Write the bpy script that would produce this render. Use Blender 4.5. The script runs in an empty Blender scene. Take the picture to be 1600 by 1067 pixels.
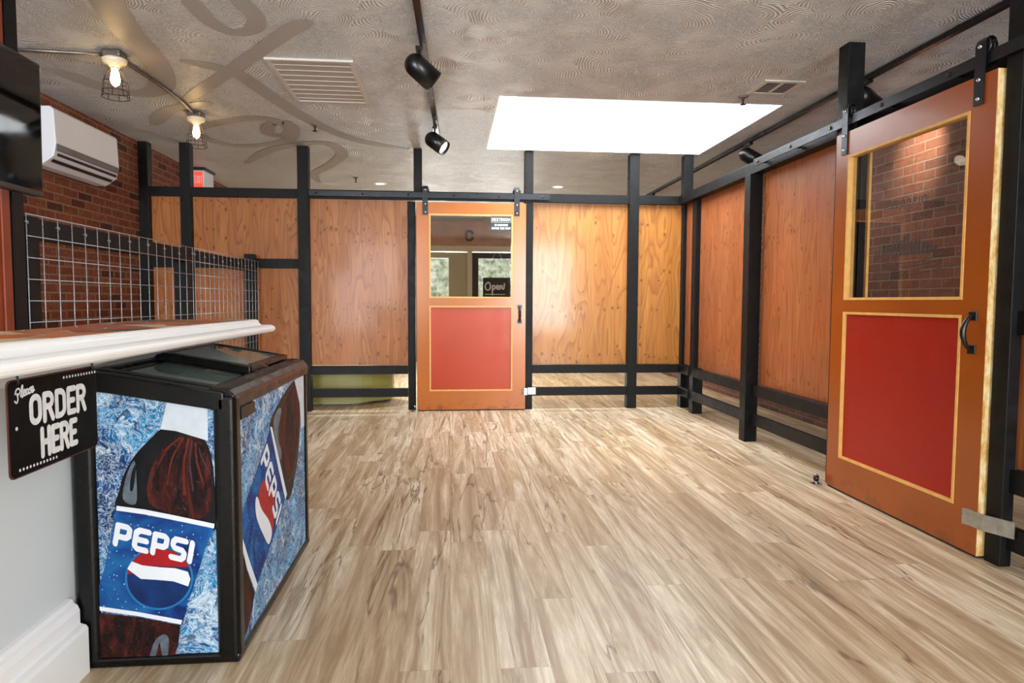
import bpy, bmesh, math, random
from mathutils import Vector, Matrix
random.seed(4)
PI = math.pi
S = bpy.context.scene
COL = S.collection

# ------------------------------------------------------------------ camera
def make_camera():
    F, yaw, pitch, roll = 1047.518, .0924781, -.0598296, .00420138
    f = Vector((math.sin(yaw)*math.cos(pitch), math.cos(yaw)*math.cos(pitch), math.sin(pitch)))
    r = Vector((math.cos(yaw), -math.sin(yaw), 0)); u = r.cross(f)
    c, s = math.cos(roll), math.sin(roll)
    r2 = c*r + s*u; u2 = -s*r + c*u
    cam = bpy.data.cameras.new('camera'); cam.sensor_width = 36; cam.lens = 36*F/1600
    cam.clip_start = .02; cam.clip_end = 200
    o = bpy.data.objects.new('camera', cam); COL.objects.link(o)
    m = Matrix((r2, u2, -f)).transposed().to_4x4(); m.translation = (0, 0, 1.1)
    o.matrix_world = m; S.camera = o
make_camera()

# ------------------------------------------------------------------ world, lights, exposure
S.view_settings.view_transform = 'Standard'; S.view_settings.look = 'None'
S.view_settings.gamma = 1; S.view_settings.use_curve_mapping = False
S.view_settings.exposure = 0.78
W = bpy.data.worlds.new('world'); S.world = W; W.use_nodes = True
W.node_tree.nodes['Background'].inputs[0].default_value = (.80, .90, 1, 1)
W.node_tree.nodes['Background'].inputs[1].default_value = 1.0

def area(name, loc, rot, sx, sy, power, col=(1, 1, 1), spread=180):
    l = bpy.data.lights.new(name, 'AREA'); l.shape = 'RECTANGLE'; l.size = sx; l.size_y = sy
    l.energy = power; l.color = col; l.spread = math.radians(spread)
    o = bpy.data.objects.new(name, l); COL.objects.link(o); o.location = loc; o.rotation_euler = rot
    return o
# daylight arriving above the skylight glazing and outside the shopfront windows behind the camera
area('skylight_daylight', (1.44, 5.85, 2.86), (0, 0, 0), 2.15, 1.71, 80, (.92, .97, 1))
area('shop_window_daylight', (-2.05, -2.9, 1.42), (PI/2, 0, 0), 1.7, 2.2, 275, (.92, .965, 1))
area('shop_window_daylight', (2.25, -2.9, 1.42), (PI/2, 0, 0), 1.7, 2.2, 275, (.92, .965, 1))
area('rear_door_daylight', (.25, 12.62, 1.2), (-PI/2, 0, 0), 2.1, 1.9, 150, (.95, .99, 1))

# ------------------------------------------------------------------ materials
def C(h):
    h = h.lstrip('#'); v = [int(h[i:i+2], 16)/255 for i in (0, 2, 4)]
    return tuple([(x/12.92 if x <= .04045 else ((x+.055)/1.055)**2.4) for x in v] + [1])

class N:
    """small node-tree builder"""
    def __init__(s, name):
        s.m = bpy.data.materials.new(name); s.m.use_nodes = True; s.t = s.m.node_tree
        s.t.nodes.clear(); s.out = s.t.nodes.new('ShaderNodeOutputMaterial')
        s.b = s.t.nodes.new('ShaderNodeBsdfPrincipled'); s.t.links.new(s.b.outputs[0], s.out.inputs[0])
    def n(s, typ, **kw):
        x = s.t.nodes.new('ShaderNode'+typ)
        for k, v in kw.items(): setattr(x, k, v)
        return x
    def put(s, sock, v):
        if isinstance(v, bpy.types.NodeSocket): s.t.links.new(v, sock)
        elif v is not None: sock.default_value = v
    def math(s, op, a, b=0., c=0.):
        x = s.n('Math', operation=op); s.put(x.inputs[0], a); s.put(x.inputs[1], b)
        if len(x.inputs) > 2: s.put(x.inputs[2], c)
        return x.outputs[0]
    def vmath(s, op, a, b):
        x = s.n('VectorMath', operation=op); s.put(x.inputs[0], a); s.put(x.inputs[1], b); return x.outputs[0]
    def xyz(s, x=0., y=0., z=0.):
        c = s.n('CombineXYZ'); s.put(c.inputs[0], x); s.put(c.inputs[1], y); s.put(c.inputs[2], z); return c.outputs[0]
    def co(s): return s.n('TexCoord').outputs['Object']
    def sep(s, v):
        x = s.n('SeparateXYZ'); s.put(x.inputs[0], v); return x.outputs
    def noise(s, v, scale=5., detail=3., rough=.5, dist=0., col=False, dims='3D'):
        x = s.n('TexNoise', noise_dimensions=dims); s.put(x.inputs['Vector'], v)
        x.inputs['Scale'].default_value = scale; x.inputs['Detail'].default_value = detail
        x.inputs['Roughness'].default_value = rough; x.inputs['Distortion'].default_value = dist
        return x.outputs[1 if col else 0]
    def vor(s, v, scale=5., feature='F1', dims='3D', rnd=1.):
        x = s.n('TexVoronoi', feature=feature, voronoi_dimensions=dims); s.put(x.inputs['Vector'], v)
        x.inputs['Scale'].default_value = scale; x.inputs['Randomness'].default_value = rnd
        return x.outputs
    def white(s, v):
        x = s.n('TexWhiteNoise', noise_dimensions='3D'); s.put(x.inputs['Vector'], v); return x.outputs
    def ramp(s, f, stops, interp='LINEAR'):
        x = s.n('ValToRGB'); s.put(x.inputs[0], f); r = x.color_ramp; r.interpolation = interp
        while len(r.elements) < len(stops): r.elements.new(.5)
        for e, (p, c) in zip(r.elements, stops):
            e.position = p; e.color = c if not isinstance(c, (int, float)) else (c, c, c, 1)
        return x.outputs[0]
    def mix(s, f, a, b, mode='MIX'):
        x = s.n('Mix', data_type='RGBA', blend_type=mode); s.put(x.inputs[0], f); s.put(x.inputs[6], a); s.put(x.inputs[7], b)
        return x.outputs[2]
    def bump(s, h, strength=.5, dist=.01, inv=False):
        x = s.n('Bump', invert=inv); s.put(x.inputs['Height'], h); x.inputs['Strength'].default_value = strength
        x.inputs['Distance'].default_value = dist; s.t.links.new(x.outputs[0], s.b.inputs['Normal']); return x.outputs[0]
    def fin(s, col=None, rough=None, metal=None, coat=None, spec=None, coatr=None):
        s.put(s.b.inputs['Base Color'], col); s.put(s.b.inputs['Roughness'], rough); s.put(s.b.inputs['Metallic'], metal)
        s.put(s.b.inputs['Coat Weight'], coat); s.put(s.b.inputs['Specular IOR Level'], spec); s.put(s.b.inputs['Coat Roughness'], coatr)
        return s.m

def paint(name, h, rough=.5, var=.12, scale=6., metal=0., spec=.5, coat=None, bump=0.):
    m = N(name); n = m.noise(m.co(), scale, 4)
    c = C(h); d = tuple([x*(1-var) for x in c[:3]] + [1]); l = tuple([min(1, x*(1+var)) for x in c[:3]] + [1])
    col = m.ramp(n, [(.3, d), (.7, l)])
    if bump: m.bump(m.noise(m.co(), 120, 2), bump, .002)
    r = m.ramp(m.noise(m.co(), scale*2.3, 2), [(.3, max(0, rough-.06)), (.7, min(1, rough+.06))])
    return m.fin(col, r, metal, coat, spec)

def emit(name, h, strength):
    m = N(name); m.b.inputs['Emission Color'].default_value = C(h); m.b.inputs['Emission Strength'].default_value = strength
    return m.fin(C(h), .5)

def glassm(name, tint=(1, 1, 1, 1), refl=1., rough=.0, ior=1.5, haze=0., hazecol='ffffff'):
    """thin pane: transparent with a Fresnel mirror coat"""
    m = N(name); t = m.n('BsdfTransparent'); t.inputs[0].default_value = tint
    g = m.n('BsdfGlossy'); g.inputs['Roughness'].default_value = rough
    ge = m.n('NewGeometry'); dp = m.n('VectorMath', operation='DOT_PRODUCT')
    m.put(dp.inputs[0], ge.outputs['Incoming']); m.put(dp.inputs[1], ge.outputs['Normal'])
    q = m.math('POWER', m.math('SUBTRACT', 1., m.math('ABSOLUTE', dp.outputs['Value'])), 5.)
    r0 = ((ior-1)/(ior+1))**2
    f = m.math('MULTIPLY', m.math('MULTIPLY_ADD', q, 1-r0, r0), refl)
    mx = m.n('MixShader'); m.put(mx.inputs[0], f); m.t.links.new(t.outputs[0], mx.inputs[1]); m.t.links.new(g.outputs[0], mx.inputs[2])
    last = mx.outputs[0]
    if haze:
        d = m.n('BsdfDiffuse'); d.inputs[0].default_value = C(hazecol)
        m2 = m.n('MixShader'); m2.inputs[0].default_value = haze
        m.t.links.new(last, m2.inputs[1]); m.t.links.new(d.outputs[0], m2.inputs[2]); last = m2.outputs[0]
    m.t.links.new(last, m.out.inputs[0]); return m.m

def m_ceiling():
    m = N('combed_plaster'); p = m.co()
    w = m.noise(p, 1.6, 3, col=True)
    pw = m.vmath('ADD', p, m.vmath('MULTIPLY', m.vmath('SUBTRACT', w, (.5, .5, .5)), (.30, .30, 0)))
    v = m.vor(pw, 2.1, dims='2D'); v2 = m.vor(m.vmath('ADD', pw, (3.3, 1.7, 0)), 3.9, dims='2D')
    a = m.math('SINE', m.math('MULTIPLY', v[0], 170.)); b = m.math('SINE', m.math('MULTIPLY', v2[0], 92.))
    pick = m.ramp(m.noise(p, 2.1, 2), [(.47, 0.), (.53, 1.)])
    arcs = m.math('MULTIPLY_ADD', m.mix(pick, a, b), .5, .5)
    stip = m.noise(m.vmath('MULTIPLY', pw, (1, 1, 1)), 46., 5, .7, 1.6)
    patch = m.ramp(m.noise(m.vmath('ADD', p, (9, 2, 0)), 3.1, 3), [(.42, 0.), (.56, .85)])
    h = m.mix(patch, m.math('MULTIPLY', arcs, .8), m.math('MULTIPLY_ADD', stip, 2.6, -.9))
    h = m.math('ADD', h, m.math('MULTIPLY', m.noise(p, 120., 3, .6), .55))
    m.bump(h, 1.0, .009)
    ridge_glint = m.ramp(h, [(.40, 0.), (.72, .4), (1.0, 1.)])
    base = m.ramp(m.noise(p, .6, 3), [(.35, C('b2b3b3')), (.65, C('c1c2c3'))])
    col = m.mix(m.math('MULTIPLY', ridge_glint, .8), base, C('ffffff'))  # highlights on the combed ridges painted white into the colour
    col = m.mix(m.ramp(h, [(.08, .75), (.36, 0.)]), col, C('8a837d'))  # valleys between the ridges painted darker, as if shaded
    return m.fin(col, .42, .1, spec=.6)

def m_floor():
    m = N('vinyl_oak_planks'); s = m.sep(m.co()); X, Y = s[0], s[1]
    wd, ln = .152, 1.22
    r = m.math('FLOOR', m.math('DIVIDE', X, wd))
    off = m.math('MULTIPLY', m.white(m.xyz(r, 3.3, 0))[0], ln)
    yy = m.math('ADD', Y, off); k = m.math('FLOOR', m.math('DIVIDE', yy, ln))
    idc = m.white(m.xyz(r, k, 7.1)); idv, idcol = idc[0], idc[1]
    shift = m.vmath('MULTIPLY', idcol, (40, 40, 40))
    gp = m.vmath('ADD', m.xyz(m.math('MULTIPLY', X, 1.), m.math('MULTIPLY', Y, .065), 0), shift)
    g1 = m.noise(gp, 13., 7, .66, 1.2); g2 = m.noise(gp, 90., 4, .6)
    gp2 = m.vmath('ADD', m.xyz(X, m.math('MULTIPLY', Y, .085), 0), shift)
    base = m.ramp(idv, [(0., C('b9a283')), (.22, C('c9b495')), (.5, C('d3c0a3')), (.78, C('dccdb4')), (1., C('c1ab8b'))])
    col = m.mix(m.ramp(g1, [(.45, 0.), (.52, .4), (.62, .85)]), base, C('957a59'))
    col = m.mix(m.ramp(g1, [(.30, .85), (.46, 0.)]), col, C('e6dac4'))
    col = m.mix(m.ramp(g2, [(.40, .35), (.6, 0.)]), col, C('9d8468'))
    # dark cracks and knots
    cr = m.noise(gp2, 6.5, 4, .55, 1.3)
    line = m.math('ABSOLUTE', m.math('SUBTRACT', cr, .5))
    crm = m.math('MULTIPLY', m.ramp(line, [(.0, 1.), (.008, .7), (.020, 0.)]), m.ramp(m.noise(m.vmath('ADD', gp2, (5, 5, 0)), 5., 3), [(.50, 0.), (.57, 1.)]))
    col = m.mix(m.math('MULTIPLY', crm, .8), col, C('5d4832'))
    kn = m.vor(m.vmath('ADD', m.xyz(X, m.math('MULTIPLY', Y, .38), 0), m.vmath('MULTIPLY', idcol, (3, 3, 0))), 3.2, dims='2D')
    km = m.math('MULTIPLY', m.ramp(m.math('ADD', kn[0], m.math('MULTIPLY', m.math('SUBTRACT', g1, .5), .12)), [(.005, 1.), (.045, 0.)]), m.math('GREATER_THAN', m.sep(kn[1])[0], .45))
    col = m.mix(m.math('MULTIPLY', km, .7), col, C('7b6248'))
    fx = m.math('ABSOLUTE', m.math('SUBTRACT', m.math('FRACT', m.math('DIVIDE', X, wd)), .5))
    fy = m.math('ABSOLUTE', m.math('SUBTRACT', m.math('FRACT', m.math('DIVIDE', yy, ln)), .5))
    seam = m.math('MAXIMUM', m.math('GREATER_THAN', fx, .4945), m.math('GREATER_THAN', fy, .4992))
    col = m.mix(m.math('MULTIPLY', seam, .45), col, C('7c6950'))
    m.bump(m.math('SUBTRACT', m.math('MULTIPLY', g2, .3), seam), .25, .001)
    return m.fin(col, m.ramp(g1, [(.3, .32), (.7, .44)]), 0., spec=.4)

def m_ply(name, light, mid, dark, rows=(), seed=0., scale=1., knots=.62, redpatch=0., coat=.12):
    """varnished rotary-cut plywood: cathedral figure, fine grain and rows of knots"""
    m = N(name); s = m.sep(m.co()); h = m.math('ADD', m.math('ADD', s[0], s[1]), seed); z = s[2]
    pv = m.xyz(h, 0., z)
    kv = m.vor(m.xyz(m.math('MULTIPLY', h, 1.5), m.math('MULTIPLY', z, .95), seed), 11., dims='2D')
    zc = m.math('DIVIDE', m.sep(kv[2])[1], .95)
    rowm = 0.
    for rz in rows:
        g = m.ramp(m.math('ABSOLUTE', m.math('SUBTRACT', zc, rz)), [(.0, 1.), (.036, 1.), (.040, 0.)])
        rowm = m.math('MAXIMUM', rowm, g)
    rnd = m.sep(kv[1])
    thr = m.math('SUBTRACT', .90, m.math('MULTIPLY', rowm, .62))
    on = m.math('GREATER_THAN', rnd[0], thr)
    size = m.math('MULTIPLY_ADD', rnd[1], .13, .08)
    d = m.math('DIVIDE', m.math('ADD', kv[0], m.math('MULTIPLY', m.math('SUBTRACT', m.noise(pv, 60., 2), .5), .07)), size)
    push = m.math('MULTIPLY', on, m.ramp(m.math('MULTIPLY', d, .4), [(.1, 1.), (1., 0.)]))
    # figure: closed growth-ring loops, bent round the knots
    lf = m.noise(m.xyz(m.math('MULTIPLY', h, 4.6*scale), seed, m.math('MULTIPLY', z, .62)), 1., 2, .5, .35)
    fig = m.math('ADD', m.math('MULTIPLY', lf, 15.), m.math('MULTIPLY', push, .9))
    fig = m.math('ADD', fig, m.math('MULTIPLY', m.noise(m.xyz(m.math('MULTIPLY', h, 9.), 0., m.math('MULTIPLY', z, 1.6)), 1., 4), .55))
    band = m.math('FRACT', fig)
    bl = m.ramp(band, [(0., .0), (.55, .25), (.88, 1.), (.96, .15), (1., 0.)])
    g2 = m.noise(m.xyz(m.math('MULTIPLY', h, 130.), 0., m.math('MULTIPLY', z, 2.5)), 1., 3)
    strip = m.noise(m.xyz(m.math('MULTIPLY', h, 3.1), seed, m.math('MULTIPLY', z, .12)), 1., 2)
    col = m.ramp(strip, [(.35, C(light)), (.48, C(mid)), (.60, C(light)), (.7, C(mid))])
    col = m.mix(m.math('MULTIPLY', bl, .8), col, C(dark))
    col = m.mix(m.ramp(g2, [(.38, .45), (.60, 0.)]), col, C(dark))
    halo = m.math('MULTIPLY', on, m.ramp(m.math('MULTIPLY', d, .5), [(.2, 1.), (1., 0.)]))
    col = m.mix(m.math('MULTIPLY', halo, .55), col, C(dark))
    km = m.math('MULTIPLY', on, m.ramp(d, [(.35, 1.), (.9, 0.)]))
    col = m.mix(m.math('MULTIPLY', km, .85), col, C('55260f'))
    if redpatch:
        col = m.mix(m.math('MULTIPLY', m.ramp(m.noise(pv, 2.2, 3), [(.5, 0.), (.65, 1.)]), redpatch), col, C('a8552f'))
    m.bump(g2, .06, .001)
    return m.fin(col, .42, 0., coat, .35, .12)

def m_brick(name, c1, c2, mortar, axis='y', mort=.008, dark='4a241b', z0=0.):
    m = N(name); s = m.sep(m.co()); h = s[1] if axis == 'y' else s[0]
    jig = m.math('MULTIPLY', m.math('SUBTRACT', m.noise(m.co(), 9., 2), .5), .006)
    v = m.xyz(h, m.math('ADD', m.math('ADD', s[2], z0), jig), 0)
    b = m.n('TexBrick'); m.put(b.inputs['Vector'], v); b.inputs['Scale'].default_value = 1.
    b.inputs['Color1'].default_value = (0, 0, 0, 1); b.inputs['Color2'].default_value = (1, 1, 1, 1); b.inputs['Mortar'].default_value = (.5, .5, .5, 1)
    b.inputs['Mortar Size'].default_value = mort; b.inputs['Mortar Smooth'].default_value = .3
    b.inputs['Brick Width'].default_value = .215; b.inputs['Row Height'].default_value = .0677
    col = m.ramp(b.outputs[0], [(0., C(c1)), (.55, C(c2)), (.86, C(c1)), (.93, C(dark)), (1., C(dark))])
    col = m.mix(m.ramp(m.noise(m.co(), 24., 4, .6), [(.35, .5), (.65, 0.)]), col, C(dark))
    col = m.mix(m.ramp(m.noise(m.co(), 70., 2), [(.62, 0.), (.75, .4)]), col, C('c79a78'))
    mc = m.mix(m.noise(m.co(), 30., 3), C(mortar), tuple([x*.6 for x in C(mortar)[:3]] + [1]))
    col = m.mix(b.outputs['Fac'], col, mc)
    hgt = m.math('SUBTRACT', m.math('MULTIPLY', m.noise(m.co(), 60., 4), .35), b.outputs['Fac'])
    m.bump(hgt, .8, .008)
    return m.fin(col, .8, 0., spec=.3)

def m_splash(name, sc=1., ax='x'):
    """printed ice-blue water splash"""
    m = N(name); p = m.co()
    w = m.noise(p, 7.*sc, 3, col=True)
    q = m.vmath('ADD', p, m.vmath('MULTIPLY', m.vmath('SUBTRACT', w, (.5, .5, .5)), (.22, .22, .22)))
    n1 = m.noise(q, 11.*sc, 5, .62, 1.1); n2 = m.noise(m.vmath('ADD', q, (4, 4, 4)), 42.*sc, 6, .72, 1.6); n3 = m.noise(q, 5.*sc, 3)
    col = m.ramp(n3, [(.33, C('06305f')), (.47, C('0b5592')), (.60, C('2884b8')), (.72, C('0c4280'))])
    ln = m.math('ABSOLUTE', m.math('SUBTRACT', n2, .5))
    col = m.mix(m.ramp(ln, [(0., 1.), (.014, .7), (.030, 0.)]), col, C('d5e6f0'))
    col = m.mix(m.ramp(n1, [(.55, 0.), (.60, .8), (.635, .1), (.70, .9)]), col, C('d3e4ef'))
    col = m.mix(m.ramp(m.noise(q, 44.*sc, 3, .5, 1.), [(.36, .75), (.44, 0.)]), col, C('0c2853'))
    return m.fin(col, .6, 0., .0, .2)

def m_cola(name):
    m = N(name); p = m.co(); n1 = m.noise(m.vmath('MULTIPLY', p, (1., 1., .35)), 16., 4, .6, 1.5)
    col = m.ramp(n1, [(.38, C('120809')), (.50, C('32110f')), (.60, C('551d17')), (.72, C('1e0c0d'))])
    ln = m.math('ABSOLUTE', m.math('SUBTRACT', m.noise(p, 26., 3, .5, 1.6), .52))
    col = m.mix(m.ramp(ln, [(0., .35), (.006, .0)]), col, C('9c6a5a'))
    return m.fin(col, .6, 0., .0, .2)

def m_label(name):
    m = N(name); p = m.co(); n = m.noise(p, 9., 4, .5, 1.)
    col = m.ramp(n, [(.35, C('0d2560')), (.5, C('114488')), (.65, C('1c62a0')), (.8, C('0c3776'))])
    v = m.vor(p, 95.); col = m.mix(m.math('MULTIPLY', m.math('LESS_THAN', v[0], .16), m.math('GREATER_THAN', m.sep(v[1])[0], .6)), col, C('b8d6ea'))
    return m.fin(col, .6, 0., .0, .2)

def m_mosaic():
    m = N('mosaic_tile'); v = m.vor(m.co(), 7., dims='2D')
    col = m.ramp(m.sep(v[1])[0], [(0., C('b5562c')), (.22, C('4a463f')), (.38, C('c9733a')), (.55, C('d8c7a4')), (.7, C('7d8480')), (.85, C('94442a'))], 'CONSTANT')
    e = m.vor(m.co(), 7., 'DISTANCE_TO_EDGE', '2D'); col = m.mix(m.math('LESS_THAN', e[0], .02), col, C('cfc6b8'))
    return m.fin(col, .30, 0., .12, .25, .08)

def m_osb():
    m = N('bare_board_edge'); n = m.noise(m.vmath('MULTIPLY', m.co(), (1, 1, .45)), 45., 4, .6)
    return m.fin(m.ramp(n, [(.35, C('b3843c')), (.5, C('c9ab74')), (.68, C('d6c59c'))]), .6)

def m_black(name='black_stained_timber'):
    m = N(name); p = m.co(); n = m.noise(m.vmath('MULTIPLY', p, (1, 1, 1)), 14., 4)
    col = m.ramp(n, [(.3, C('080808')), (.6, C('111112')), (.8, C('1a1a1c'))])
    m.bump(m.noise(p, 70., 3), .15, .001)
    return m.fin(col, m.ramp(n, [(.3, .42), (.7, .6)]), 0., spec=.22)

def m_orange(name, a, b):
    m = N(name); p = m.co(); n = m.noise(p, 2.2, 3)
    col = m.ramp(n, [(.35, C(a)), (.65, C(b))])
    z = m.sep(p)[2]                                     # scuffed and worn along the kick edge
    wear = m.math('MULTIPLY', m.ramp(z, [(.03, 1.), (.14, 0.)]), m.ramp(m.noise(m.vmath('MULTIPLY', p, (1, 1, 2)), 9., 5, .7), [(.50, 0.), (.62, 1.)]))
    col = m.mix(m.math('MULTIPLY', wear, .7), col, C('6f3d10'))
    m.bump(m.noise(p, 160., 2), .05, .001)
    return m.fin(col, .28, 0., .2, .5, .15)

def m_foliage():
    m = N('glowing_garden'); n = m.noise(m.co(), 9., 6, .7)
    c = m.ramp(n, [(.35, C('57604a')), (.5, C('b7c4a2')), (.65, C('f2f7ee'))])
    m.put(m.b.inputs['Emission Color'], c); m.b.inputs['Emission Strength'].default_value = .75  # daylight on the hedge imitated by its own emission
    return m.fin(C('333333'), .9)

M = {}
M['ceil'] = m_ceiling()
M['ribbon'] = paint('smooth_taupe_paint', 'aaa7a4', .5, .04, 3.)
M['floor'] = m_floor()
M['black'] = m_black()
M['steel'] = paint('satin_black_steel', '24262a', .33, .2, 9., .6, .6)
M['iron'] = paint('gloss_black_iron', '0a0a0b', .32, .1, 8., 0., .45)
M['chrome'] = paint('bright_zinc', 'c8cbcc', .22, .1, 30., 1.)
M['galv'] = paint('galvanised_steel', 'b9bcba', .32, .18, 24., .9)
M['osb'] = m_osb()
M['orange'] = m_orange('orange_paint', 'b5651a', 'ad5c17')
M['orange_dark'] = m_orange('burnt_orange_paint', '9a4c0e', '91440c')
M['red'] = paint('red_paint', '981607', .4, .05, 2., 0., .4)
M['redorange'] = paint('brick_red_paint', 'b0390e', .35, .05, 2., 0., .4)
M['mould'] = paint('raw_wood_moulding', 'd9a75c', .5, .12, 20.)
M['white'] = paint('white_gloss_paint', 'f3f3f2', .42, .01, 3., 0., .4)
M['wallwhite'] = paint('pale_grey_wall_paint', 'd2d8d9', .5, .02, 2.)
M['plastic'] = paint('white_plastic', 'dde1ea', .35, .02, 3.)
M['greyplastic'] = paint('grey_plastic', '6b6665', .4, .1, 8.)
M['darkplastic'] = paint('dark_plastic', '1b1a1b', .35, .1, 8.)
M['wire'] = paint('galvanised_wire', 'b4b8be', .3, .1, 40., .4)
M['cage'] = paint('bronze_wire', '20130e', .5, .2, 30., .2)
M['conduit'] = paint('tarnished_conduit', '77716a', .4, .15, 18., .8)
M['ceramic'] = paint('cream_porcelain', 'e9dfc6', .25, .03, 10.)
M['bulb'] = emit('glowing_bulb', 'ffd28c', 22.)
M['lens'] = emit('lamp_lens', 'fff0cf', 2.2)
M['downl'] = emit('downlight_lens', 'ffefd0', 4.)
M['screen'] = paint('glossy_black_screen', '060607', .07, .1, 2., 0., .6)
M['signblack'] = paint('enamel_black', '050506', .55, .2, 6., 0., .12)
M['rust'] = paint('rusty_rim', '4a2119', .6, .3, 40.)
M['signwhite'] = paint('worn_white_print', 'd2d3d4', .5, .12, 60.)
M['redtrim'] = paint('red_stained_wood', '8a3a1c', .45, .12, 8.)
M['green'] = paint('lime_green_laminate', '8b8a48', .4, .08, 3.)
M['plinth'] = paint('greige_plinth', 'b0a98e', .5, .05, 3.)
M['grille'] = paint('white_louvre', 'c9c4bf', .5, .03, 5.)
M['dark'] = paint('dark_void', '141313', .8, .1, 5.)
M['brickL'] = m_brick('red_brick_wall', '743820', '8a4a2e', '8f6f58', 'y', .009)
M['brickR'] = m_brick('brown_brick_wall', '6e4234', '7b4d3d', '8c7567', 'y', .006, '50332b', .02)
M['plyA'] = m_ply('plywood_amber', 'b97945', 'a96935', '824821', (1.785, 1.68, 1.05, .90, .72, .54), 1.3, 1., .6, .25)
M['plyB'] = m_ply('plywood_honey', 'bb7f3b', 'ab6e2d', '86501d', (1.05, .52), 5.7, .8, .3, .1, .4)
M['plyC'] = m_ply('plywood_red_amber', 'a8683f', '9b5a32', '783d1f', (1.62, .55), 9.1, 1.3, .35, .25)
M['plyD'] = m_ply('plywood_left', 'b57642', 'a96836', '84481f', (2.05, 1.0), 3.3, 1., .6, .2)
M['splash'] = m_splash('printed_splash'); M['splash2'] = m_splash('printed_splash_side', 1.)
M['cola'] = m_cola('printed_cola'); M['label'] = m_label('printed_label')
M['pwhite'] = paint('printed_white', 'dfe4ec', .45, .03, 20., 0., .2)
M['pcap'] = paint('printed_cap', 'c6d0da', .45, .08, 22., 0., .2)
M['pred'] = paint('printed_red', 'a01920', .45, .12, 18., 0., .2)
M['pdark'] = paint('printed_dark_glass', '121217', .45, .4, 18., 0., .2)
M['pgrey'] = paint('printed_glint', '5d6772', .45, .4, 30., 0., .2)
M['frzblack'] = paint('freezer_black', '070707', .30, .1, 6., 0., .3)
M['frzbrown'] = paint('freezer_brown_black', '150b09', .3, .15, 6., 0., .2)
M['frzglass'] = glassm('freezer_glass', (.62, .72, .68, 1), 1.8, .02, 1.5, .3, '8fa39a')  # haze colour stands in for the ceiling mirrored in the lids
M['frzin'] = paint('freezer_liner', '6d7b76', .5, .05, 4.)
M['pane'] = glassm('door_glass', (.93, .93, .92, 1), 1.0, 0., 1.5)
M['skypane'] = glassm('skylight_glazing', (1, 1, 1, 1), 1., 0., 1.45)
M['decal'] = paint('dark_vinyl_lettering', '2a201d', .5, .1, 10.)
M['header'] = paint('stained_header_board', 'a57d64', .5, .2, 5.)
M['frame'] = paint('cream_door_frame', 'c9c2ac', .5, .05, 4.)
M['rearwall'] = paint('greige_rear_wall', 'a39a8c', .7, .05, 2.)
M['garden'] = m_foliage()
M['darkpanel'] = paint('aubergine_board', '3a2f31', .4, .1, 4.)
M['exitred'] = emit('exit_red', 'd8402c', .9)
M['slate'] = paint('slate_sign', '26332f', .5, .1, 10.)

# ------------------------------------------------------------------ geometry helpers
def wloc(o):
    v = Vector((0, 0, 0))
    while o is not None: v = v + o.location; o = o.parent
    return v
def obj(name, bm, mats, parent=None, smooth=False, bevel=0.):
    """link a bmesh given in world metres as ONE mesh object, stored relative to its parent"""
    if parent is not None: bmesh.ops.translate(bm, verts=bm.verts, vec=-wloc(parent))
    me = bpy.data.meshes.new(name); bm.normal_update(); bm.to_mesh(me); bm.free()
    for m in (mats if isinstance(mats, (list, tuple)) else [mats]): me.materials.append(m)
    o = bpy.data.objects.new(name, me); COL.objects.link(o)
    if parent is not None: o.parent = parent
    if smooth: me.shade_smooth()
    if bevel:
        b = o.modifiers.new('bevel', 'BEVEL'); b.width = bevel; b.segments = 2; b.limit_method = 'ANGLE'
    return o
def own(bm, parent=None):
    return bm
def thing(name, label, cat, loc=(0, 0, 0), group=None):
    o = bpy.data.objects.new(name, None); COL.objects.link(o); o.location = loc; o.empty_display_size = .1
    o['label'] = label; o['category'] = cat
    if group: o['group'] = group
    return o
def tag(o, label, cat, group=None):
    o['label'] = label; o['category'] = cat
    if group: o['group'] = group
    return o
def struct(o): o['kind'] = 'structure'; return o
def dup(root, delta, label=None):
    """copy a thing with its parts and sub-parts"""
    def rec(o, p):
        c = o.copy(); COL.objects.link(c); c.parent = p
        for ch in list(o.children): rec(ch, c)
        return c
    r = rec(root, None); r.location = root.location + Vector(delta)
    if label: r['label'] = label
    return r
def BM(): return bmesh.new()
def box(bm, x0, x1, y0, y1, z0, z1, mi=0):
    vs = [bm.verts.new((x, y, z)) for x in (x0, x1) for y in (y0, y1) for z in (z0, z1)]
    for q in ((0, 1, 3, 2), (4, 6, 7, 5), (0, 4, 5, 1), (2, 3, 7, 6), (0, 2, 6, 4), (1, 5, 7, 3)):
        f = bm.faces.new([vs[i] for i in q]); f.material_index = mi
    return bm
def boxb(*a): return box(BM(), *a)
def tube(bm, pts, r, n=8, cap=True, mi=0):
    pts = [Vector(p) for p in pts]; rings = []
    for i, p in enumerate(pts):
        d = (pts[min(i+1, len(pts)-1)]-pts[max(i-1, 0)]).normalized()
        if not rings:
            a = d.cross(Vector((0, 0, 1))); a = d.cross(Vector((1, 0, 0))) if a.length < .05 else a
        else: a = a - d*a.dot(d)          # carry the frame along so the tube never twists
        a.normalize(); b = d.cross(a)
        rr = r[i] if isinstance(r, (list, tuple)) else r
        rings.append([bm.verts.new(p + a*math.cos(2*PI*k/n)*rr + b*math.sin(2*PI*k/n)*rr) for k in range(n)])
    for A, B in zip(rings, rings[1:]):
        for k in range(n):
            f = bm.faces.new((A[k], A[(k+1) % n], B[(k+1) % n], B[k])); f.material_index = mi; f.smooth = True
    if cap: bm.faces.new(rings[0][::-1]).material_index = mi; bm.faces.new(rings[-1]).material_index = mi
    return bm
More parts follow.
